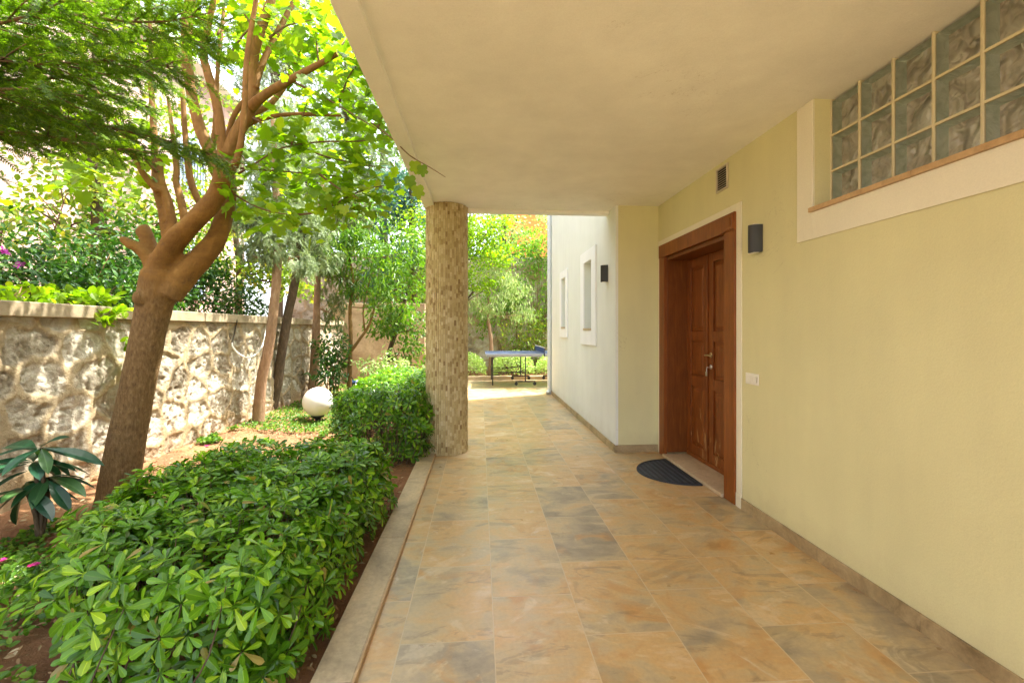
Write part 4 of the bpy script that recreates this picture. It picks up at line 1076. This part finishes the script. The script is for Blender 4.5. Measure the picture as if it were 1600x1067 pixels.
pp = np.array([tuple(v) for v in tips]); pp = np.repeat(pp, 4, 0)+RNG.normal(size=(len(pp)*4, 3))*0.045; n = len(pp)
leaves("foliage", L_YEL, bo, T_OVAL, pp, RNG.normal(size=(n,3))+[0,0,-.2], RNG.normal(size=(n,3))*.5+[0,0,1], 0.055*RNG.uniform(.6,1.2,n))
fl = [P(8,395,4.0)-b, P(30,415,4.0)-b, P(5,390,3.9)-b, P(34,412,4.1)-b]; L_BRACT = m_leaf("purple bract", (0.40,0.04,0.36), (0.55,0.08,0.45), None, 0.4, 0.5, (1.1,1.0,1.1))
for v in fl: leaves("flower", L_BRACT, bo, T_OVAL, np.repeat(np.array([tuple(v)]), 6, 0), RNG.normal(size=(6,3)), RNG.normal(size=(6,3)), 0.036*np.ones(6))

# background trees
def bgtree(name, label, px, Y, top, cls, leafm, tmpl, size, barkm=B_DARK, r=.12, zb=0.0, **kw):
    b = P(px, 600, Y); b.z = zb
    t1 = P(px, top, Y)
    tree(name, label, "tree", b, [b-Vector((0,0,.05)), b.lerp(t1,.33)+Vector((.05,0,0)), b.lerp(t1,.66)+Vector((-.05,0,0)), t1], [r,r*.8,r*.6,r*.25], barkm, [cl(*c) for c in cls], leafm, tmpl, size, **kw)
bgtree("leafy_tree", "bright yellow-green tree behind the wall at upper left", 150, 7.2, 60,
       [(60,330,7.0,(.8,.8,.6),520),(170,300,7.2,(.8,.8,.6),620),(230,360,7.4,(.7,.7,.5),520),(120,230,7.3,(.9,.9,.6),520),(260,250,7.6,(.8,.8,.7),520),(300,340,7.8,(.7,.7,.6),460),(60,120,7.3,(1,1,.8),520),(200,60,7.5,(1.1,1,.8),620),(160,400,7.0,(.6,.6,.4),360)],
       L_YEL, T_OVAL, 0.10, zb=1.36, out=.5, droop=.3)
bgtree("conifer_tree", "tall grey-green conifer far behind the forked tree", 432, 13.0, -120,
       [(432,320,13,(1.1,1,.8),700),(400,240,13,(1.2,1,.9),700),(470,230,13,(1.2,1,.9),700),(430,150,13,(1.3,1.1,1),700),(470,80,13.2,(1.2,1.1,1),650),(400,60,13.2,(1.2,1.1,1),600),(440,-40,13.2,(1.2,1.2,1),450),(500,320,13,(.9,.9,.8),450)],
       L_GREY, T_FROND, 0.26, r=.17, zb=0, out=.4, droop=.4, per=20, tight=.18)
bgtree("conifer_tree", "second tall pale conifer between the forked tree and the roof edge", 545, 14.5, -60,
       [(545,330,14.5,(1.2,1,.9),700),(570,250,14.5,(1.2,1,1),700),(530,190,14.5,(1.2,1.1,1),600),(580,160,14.5,(1.1,1.1,1),600),(540,90,14.5,(1.1,1.1,1),500),(520,30,14.5,(1,1,1),350)],
       L_GREY, T_FROND, 0.28, r=.17, out=.4, droop=.4, per=20, tight=.18)
bgtree("cedar_tree", "blue-green cedar behind the column top", 645, 13.6, 200,
       [(625,290,13.6,(.9,.8,.4),480),(650,330,13.6,(.9,.8,.4),480),(600,340,13.6,(.7,.7,.4),380),(640,400,13.6,(1,.9,.5),520),(590,440,13.6,(.8,.8,.5),420),(560,490,13.4,(.7,.7,.5),300)],
       L_BLUE, T_FROND, 0.24, r=.14, out=.6, droop=.3, per=22, tight=.18)
bgtree("maple_tree", "bright fresh green tree right behind the mosaic column", 705, 12.6, 300,
       [(690,370,12.6,(1.1,.9,.6),900),(745,360,12.5,(.8,.8,.5),1100),(770,400,12.5,(.7,.7,.45),900),(750,440,12.4,(.6,.6,.35),500),(650,430,12.7,(.9,.8,.7),800),(720,310,12.8,(1.1,.9,.6),700),(780,350,12.7,(.5,.6,.3),350),(650,350,12.8,(.8,.8,.6),600)],
       L_BRIGHT, T_OVAL, 0.085, r=.11, out=.6, droop=.35, per=30)
bgtree("weeping_tree", "small weeping tree standing behind the tennis table", 765, 12.75, 440,
       [(770,430,12.7,(.6,.5,.25),520),(800,450,12.7,(.55,.5,.35),620),(775,475,12.6,(.5,.5,.35),520),(745,480,12.7,(.4,.4,.4),360),(815,490,12.7,(.35,.4,.35),330)],
       L_PALE, T_ELL_N, 0.12, barkm=B_PALE, r=.07, out=.3, droop=1.1, jit=.4)
shrub("bamboo_shrub", "bright narrow-leaved shrub before the retaining wall", "shrub", (1.45, 13.4, 0.03),
      [((1.0,13.4,1.0),(.5,.3,.7),650), ((1.6,13.4,1.2),(.5,.3,.8),750), ((2.2,13.5,1.2),(.5,.3,.9),600)], L_YEL, T_ELL_N, 0.14, None, out=.4, droop=-.3, jit=.5)
shrub("ivy", "ivy curtain hanging on the rock wall above the tennis table", "ivy", (1.4, 14.0, 0.05),
      [((1.2,14.0,2.5),(.5,.15,.8),800), ((2.1,14.0,2.2),(.6,.15,1.0),1000), ((1.7,14.05,3.5),(.3,.15,.7),420), ((2.3,14.05,3.6),(.35,.15,.6),450), ((0.3,14.05,2.0),(.7,.15,.8),600), ((2.9,14,2.4),(.5,.2,1.2),500), ((2.0,13.9,4.3),(.9,.3,.35),520), ((1.0,13.9,3.8),(.7,.3,.4),420), ((3.2,14,3.8),(.6,.3,.6),420), ((-1.5,14.05,2.6),(1.2,.15,1.0),700)], m_leaf("ivy leaf", (0.10,0.22,0.02), (0.20,0.38,0.03), (0.42,0.55,0.10), 0.4, 0.42), T_OVAL, 0.085, None, nst=5, out=.4, droop=.6)
bgtree("leafy_tree", "big mid-green tree filling the gap above the short plaster wall", 600, 16.5, 150,
       [(600,440,16.5,(1.5,1,1),900),(560,380,16.5,(1.4,1,1),900),(650,330,16.5,(1.5,1,1),900),(580,280,16.8,(1.5,1,1),800),(640,220,16.8,(1.3,1,1),600),(520,440,16.5,(1.2,1,1),700),(470,400,16.0,(1.2,1,1),600)],
       L_MID, T_OVAL, 0.17, r=.2, out=.5, droop=.4)
bgtree("leafy_tree", "yellow-green tree behind the slender trunks beyond the stone wall", 370, 9.5, 250,
       [(370,430,9.5,(.7,.7,.4),420),(400,370,9.5,(.7,.7,.5),420),(350,340,9.6,(.6,.6,.5),380),(430,420,9.8,(.6,.6,.5),380),(330,180,9.8,(.8,.8,.6),300),(460,440,9.8,(.5,.6,.4),300)],
       L_YEL, T_OVAL, 0.11, zb=1.36, r=.08, out=.5, droop=.3)
bgtree("leafy_tree", "green tree crown above the retaining wall right of the column top", 735, 16.2, 320,
       [(745,400,16.2,(1.0,.8,.4),900),(700,370,16.2,(1.0,.8,.6),800),(780,395,16.2,(.8,.8,.35),700),(740,350,16.4,(1.2,.8,.5),700),(820,400,16.2,(.7,.6,.4),420)],
       L_MID, T_OVAL, 0.13, r=.12, out=.5, droop=.4)
bgtree("leafy_tree", "mottled tree crown rising above the retaining wall at right", 790, 16.0, 300,
       [(800,360,16,(.9,.8,.5),500),(775,330,16,(.8,.8,.5),420),(845,330,16.3,(.5,.8,.5),260),(730,320,16,(1,.8,.7),500)], L_PALE, T_OVAL, 0.12, r=.12, out=.5, droop=.4)
shrub("shrub", "dark glossy shrub between the pale-barked tree and citrus tree", "shrub", P(520,600,8.0)*Vector((1,1,0)) if False else (P(520,600,8.0).x, 8.0, 0.03),
      [cl(520,545,8.0,(.32,.3,.4),480), cl(515,580,7.9,(.28,.3,.25),320)], L_DARK, T_ELL, 0.10, None, out=.6, droop=.4)
shrub("shrub", "yellow-edged shrub behind the darker hedge", "shrub", (P(590,600,8.6).x, 7.9, 0.03),
      [cl(575,575,7.8,(.3,.25,.15),170), cl(605,570,7.8,(.35,.25,.2),260), cl(640,575,7.8,(.25,.25,.15),150)], L_PALE, T_ELL, 0.09, None, out=.6, droop=.1)

L_BUSH = m_leaf("pale bush leaf", (0.38,0.55,0.10), (0.55,0.68,0.22), (0.75,0.80,0.45), 0.35, 0.45, (1.2,1.3,0.8))
tree("leafy_tree", "unseen tree added behind the far corner of the house to shade the tennis table", "tree", (4.6,11.9,0), [(4.6,11.9,-.05),(4.55,11.9,1.5),(4.5,11.9,3.0),(4.4,11.9,5.0)], [.14,.12,.1,.04], B_DARK,  # out of sight, added to dapple the sunlit far patio
     [((3.4,11.5,5.0),(1.3,1.1,.7),1100), ((4.6,12.0,5.4),(1.2,1.1,.8),700), ((2.6,12.3,5.6),(1.0,.9,.6),600), ((3.8,10.8,4.6),(1.0,.8,.5),500)], L_MID, T_OVAL, 0.12, out=.5, droop=.3)
G2 = "round clipped bushes behind the tennis table"
def ball_bush(px, r, label):
    b = P(px, 590, 12.75); b.z = 0.04
    rt = empty("round_bush", b); tag(rt, label, "bush", G2)
    n = 2300; u = rdir(n); u[:, 2] = np.abs(u[:, 2])*1.0-0.25*(RNG.random(n) < .3)
    rr = r*(1+0.07*np.array([mnoise.noise(Vector(v)*3+Vector((px,0,0))) for v in u]))*(1-0.25*RNG.random(n)**2)
    pos = u*rr[:, None]; pos[:, 2] = pos[:, 2]*0.85+0.16
    leaves("foliage", L_BUSH, rt, T_OBO_LO, pos, u+RNG.normal(size=(n,3))*.7, u+RNG.normal(size=(n,3))*.5, 0.075*RNG.uniform(.7,1.2,n))
    m = MB()
    for _ in range(10): e = Vector(rdir(1)[0])*r*.8; e.z = abs(e.z)+.1; m.tube([(0,0,-.03), e*.5, e], [.015,.01,.004], 5, 2)
    m.build("stem", B_TWIG, rt, True)
ball_bush(728, .56, "left round clipped bush beside the mosaic column")
ball_bush(802, .60, "middle round clipped bush seen under the tennis table")
ball_bush(868, .56, "right round clipped bush cut off by the downpipe")

# loquat, lower left
b = Vector((P(60, 800, 3.0).x, 3.0, 0.03)); lo = empty("loquat_plant", b); tag(lo, "young plant with long dark leathery leaves at the foot of the stone wall", "plant")
m = MB(); hub = [P(52,722,3.0), P(65,700,3.0), P(40,765,2.95), P(75,745,3.05)]
LP, LD, LN, LS = [], [], [], []
for h in hub:
    m.tube([(0,0,-.05), ((h-b)*0.5)+Vector((.02,0,0)), h-b], [.014,.012,.008], 8, 4)
    a0 = random.random()*6
    for i in range(8):
        a = a0+i*2.4; el = random.uniform(-.45,.35); dd = Vector((math.cos(a), math.sin(a), el)); LP.append(h-b); LD.append(dd); LN.append(Vector((-math.cos(a)*el, -math.sin(a)*el, 1))); LS.append(random.uniform(.18,.30))
for tip, src in (((165,708),(65,702)), ((0,678),(60,705)), ((95,672),(62,700)), ((-25,760),(45,735)), ((5,812),(40,770)), ((118,735),(70,715)), ((110,790),(75,750)), ((-20,715),(50,720))):
    s = P(*src, 3.0); e = P(*tip, 3.0+random.uniform(-.12,.12)); LP.append(s-b); LD.append(e-s); LN.append(Vector((0,-.35,1))); LS.append((e-s).length)
m.build("stem", B_DARK, lo, True)
leaves("foliage", L_LOQ, lo, T_BIG, *[np.array([tuple(v) for v in q]) for q in (LP, LD, LN)], np.array(LS))

# ------------------------------------------------------------------ ground cover, litter, petals
def gc(n, xr, yr, size, thr=0.0):
    out = []
    while len(out) < n:
        x, y = random.uniform(*xr), random.uniform(*yr)
        if mnoise.noise(Vector((x*1.6, y*1.6, 4))) > thr: out.append((x, y, -0.01+0.1*min(1, max(0, (-2.4-x)/.9))+random.uniform(0,.03)))
    return np.array(out)
pp = np.concatenate([gc(9000, (-3.2,-1.9), (6.0,10.5), .03, -.4), gc(2600, (-3.2,-2.0), (4.6,6.0), .03, .12), gc(3200, (-2.9,-1.95), (1.2,3.2), .03, .0), gc(1500, (-2.8,-2.0), (1.9,2.7), .03, -.5), gc(500, (-2.4,-1.7), (1.5,1.9), .03, -.1)]); n = len(pp)
g_ = leaves("ground_cover", L_MID, None, T_OVAL, pp, RNG.normal(size=(n,3))*[1,1,.3]+[0,0,.5], RNG.normal(size=(n,3))*.3+[0,-.3,1], 0.035*RNG.uniform(.6,1.3,n))
tag(g_, "low green ground cover between hedges and stone wall", "ground cover", None, "stuff")
pp = gc(8000, (-3.2,-0.68), (0.9,8.5), .03, -1); n = len(pp); pp[:, 2] -= .0
LIT = m_leaf("dry leaf litter", (0.22,0.11,0.05), (0.40,0.26,0.13), (0.58,0.46,0.30), .1, .8, (1,1,1))
g_ = leaves("leaf_litter", LIT, None, T_ELL, pp, RNG.normal(size=(n,3))*[1,1,.12], RNG.normal(size=(n,3))*.3+[0,0,1], 0.035*RNG.uniform(.4,1.3,n)); tag(g_, "dry leaf litter scattered over the red soil", "leaf litter", None, "stuff")
def petal(px, py, Z, label):
    d = F_PX*(CAM_H-Z)/(py-515); rr = (px-800)*d/F_PX; x = rr*_c+d*_s; y = -rr*_s+d*_c
    n = 9; a = np.arange(n)*2.4
    o = leaves("fallen_flower", L_PINK, None, T_OVAL, np.zeros((n,3)), np.stack([np.cos(a), np.sin(a), .35+0*a], -1), np.stack([-.3*np.cos(a), -.3*np.sin(a), 1+0*a], -1), .03+0*a)
    o.location = (x, y, Z); tag(o, label, "flower", "fallen magenta flowers")
petal(53, 883, 0.05, "magenta flower fallen on the soil beside the near hedge")
petal(323, 697, 0.06, "magenta flower fallen on the soil behind the forked tree")
petal(1, 876, 0.05, "magenta flower fallen on the soil at the left picture edge")

# globe lamp
gl_ = empty("globe_lamp", (-2.40, 6.75, -0.02)); tag(gl_, "white globe garden lamp on a short black base by the hedge", "garden lamp")
m = MB(); m.lathe([(0.215*math.sin(math.pi*i/24)+1e-5, 0.31-0.215*math.cos(math.pi*i/24)) for i in range(25)], 36); m.build("globe", GLOBEM, gl_, True)
m = MB(); m.lathe([(0,-.05),(.075,-.05),(.075,0.02),(.045,.03),(.04,.07),(.085,.085),(.09,.115),(0,.12)], 24); m.build("base", BLACKM, gl_, True)

# hose hanging on the wall
m = MB(); m.tube([P(350,500,6.15), P(358,530,6.05), P(372,552,6.0), P(392,558,6.2), P(410,540,6.5), P(418,505,6.9), P(425,492,7.0)], .011, 8, 5)
m.V = [(max(v[0], -3.235), v[1], v[2]) for v in m.V]
tag(m.build("garden_hose", HOSEM, None, True), "white garden hose looped over the stone wall", "hose")
# blue tub behind the hedge
m = MB(); bb = P(566, 592, 8.9); m.lathe([(0,0),(.22,0),(.28,.30),(.30,.30),(.30,.33),(.26,.33),(.24,.06),(0,.06)], 24)
tag(m.build("tub", m_plain("blue plastic", (0.03,0.12,0.32), .4), None, True, loc=None), "blue plastic tub behind the darker hedge", "tub").location = (bb.x, 8.9, 0.03)

# ------------------------------------------------------------------ table tennis table
tt = empty("tennis_table", (1.50, 11.1, 0.03)); tag(tt, "blue table tennis table on black wheeled legs at the far end of the patio", "table")
for s in (-1, 1):
    m = MB(); x0, x1 = (-1.37, -0.004) if s < 0 else (0.004, 1.37); m.box(x0, x1, -.7625, .7625, .735, .76); m.build("tabletop", TTBLUE, tt, bevel=.003)
    m = MB(); m.box(x0, x1, -.766, -.7632, .732, .7625); m.box(x0, x1, .7632, .766, .732, .7625); m.box(s*1.3705-.002, s*1.3705+.002, -.766, .766, .732, .7625)
    m.box(x0+.03, x1-.03, -.72, -.69, .69, .7345); m.box(x0+.03, x1-.03, .69, .72, .69, .7345); m.build("rim", m_plain("table edge paint", (.30,.34,.42), .5), tt)
    for y in (-.62, .62):
        m = MB(); m.tube([(s*1.2, y, .70), (s*1.2, y, .01)], .014, 8, 1); m.build("leg", BLACKM, tt)
        m = MB(); m.tube([(s*.42, y, .70), (s*.42, y, .10)], .014, 8, 1); m.box(s*.42-.24, s*.42+.24, y-.015, y+.015, .085, .11); lg = m.build("leg", BLACKM, tt)
        for dx in (-.22, .22):
            m = MB(); m.tube([(s*.42+dx, y-.016, .042), (s*.42+dx, y+.016, .042)], .04, 14, 1); m.build("wheel", BLACKM, lg)
            lg.children[-1].data.update()
        m = MB(); m.tube([(s*1.2, y, .32), (s*.42, y, .32)], .009, 6, 1); m.tube([(s*1.2, y, .24), (s*.42, y, .36)], .007, 6, 1); m.build("brace", BLACKM, tt)
    m = MB(); m.tube([(s*1.2, -.62, .36), (s*1.2, .62, .36)], .010, 6, 1); m.build("brace", BLACKM, tt)
m = MB(); m.box(-.002, .002, -.9, .9, .775, .895); m.build("net", m_plain("blue net", (.06,.10,.25), .7), tt)
m = MB(); m.box(-.006, .006, -.9, .9, .896, .915); m.build("net_band", WHITEP, tt)
for y in (-.88, .88):
    m = MB(); m.tube([(0, y, .70), (0, y, .92)], .012, 8, 1); m.tube([(0, y, .72), (0, y*.85, .72)], .012, 8, 1); m.build("net_post", BLACKM, tt)
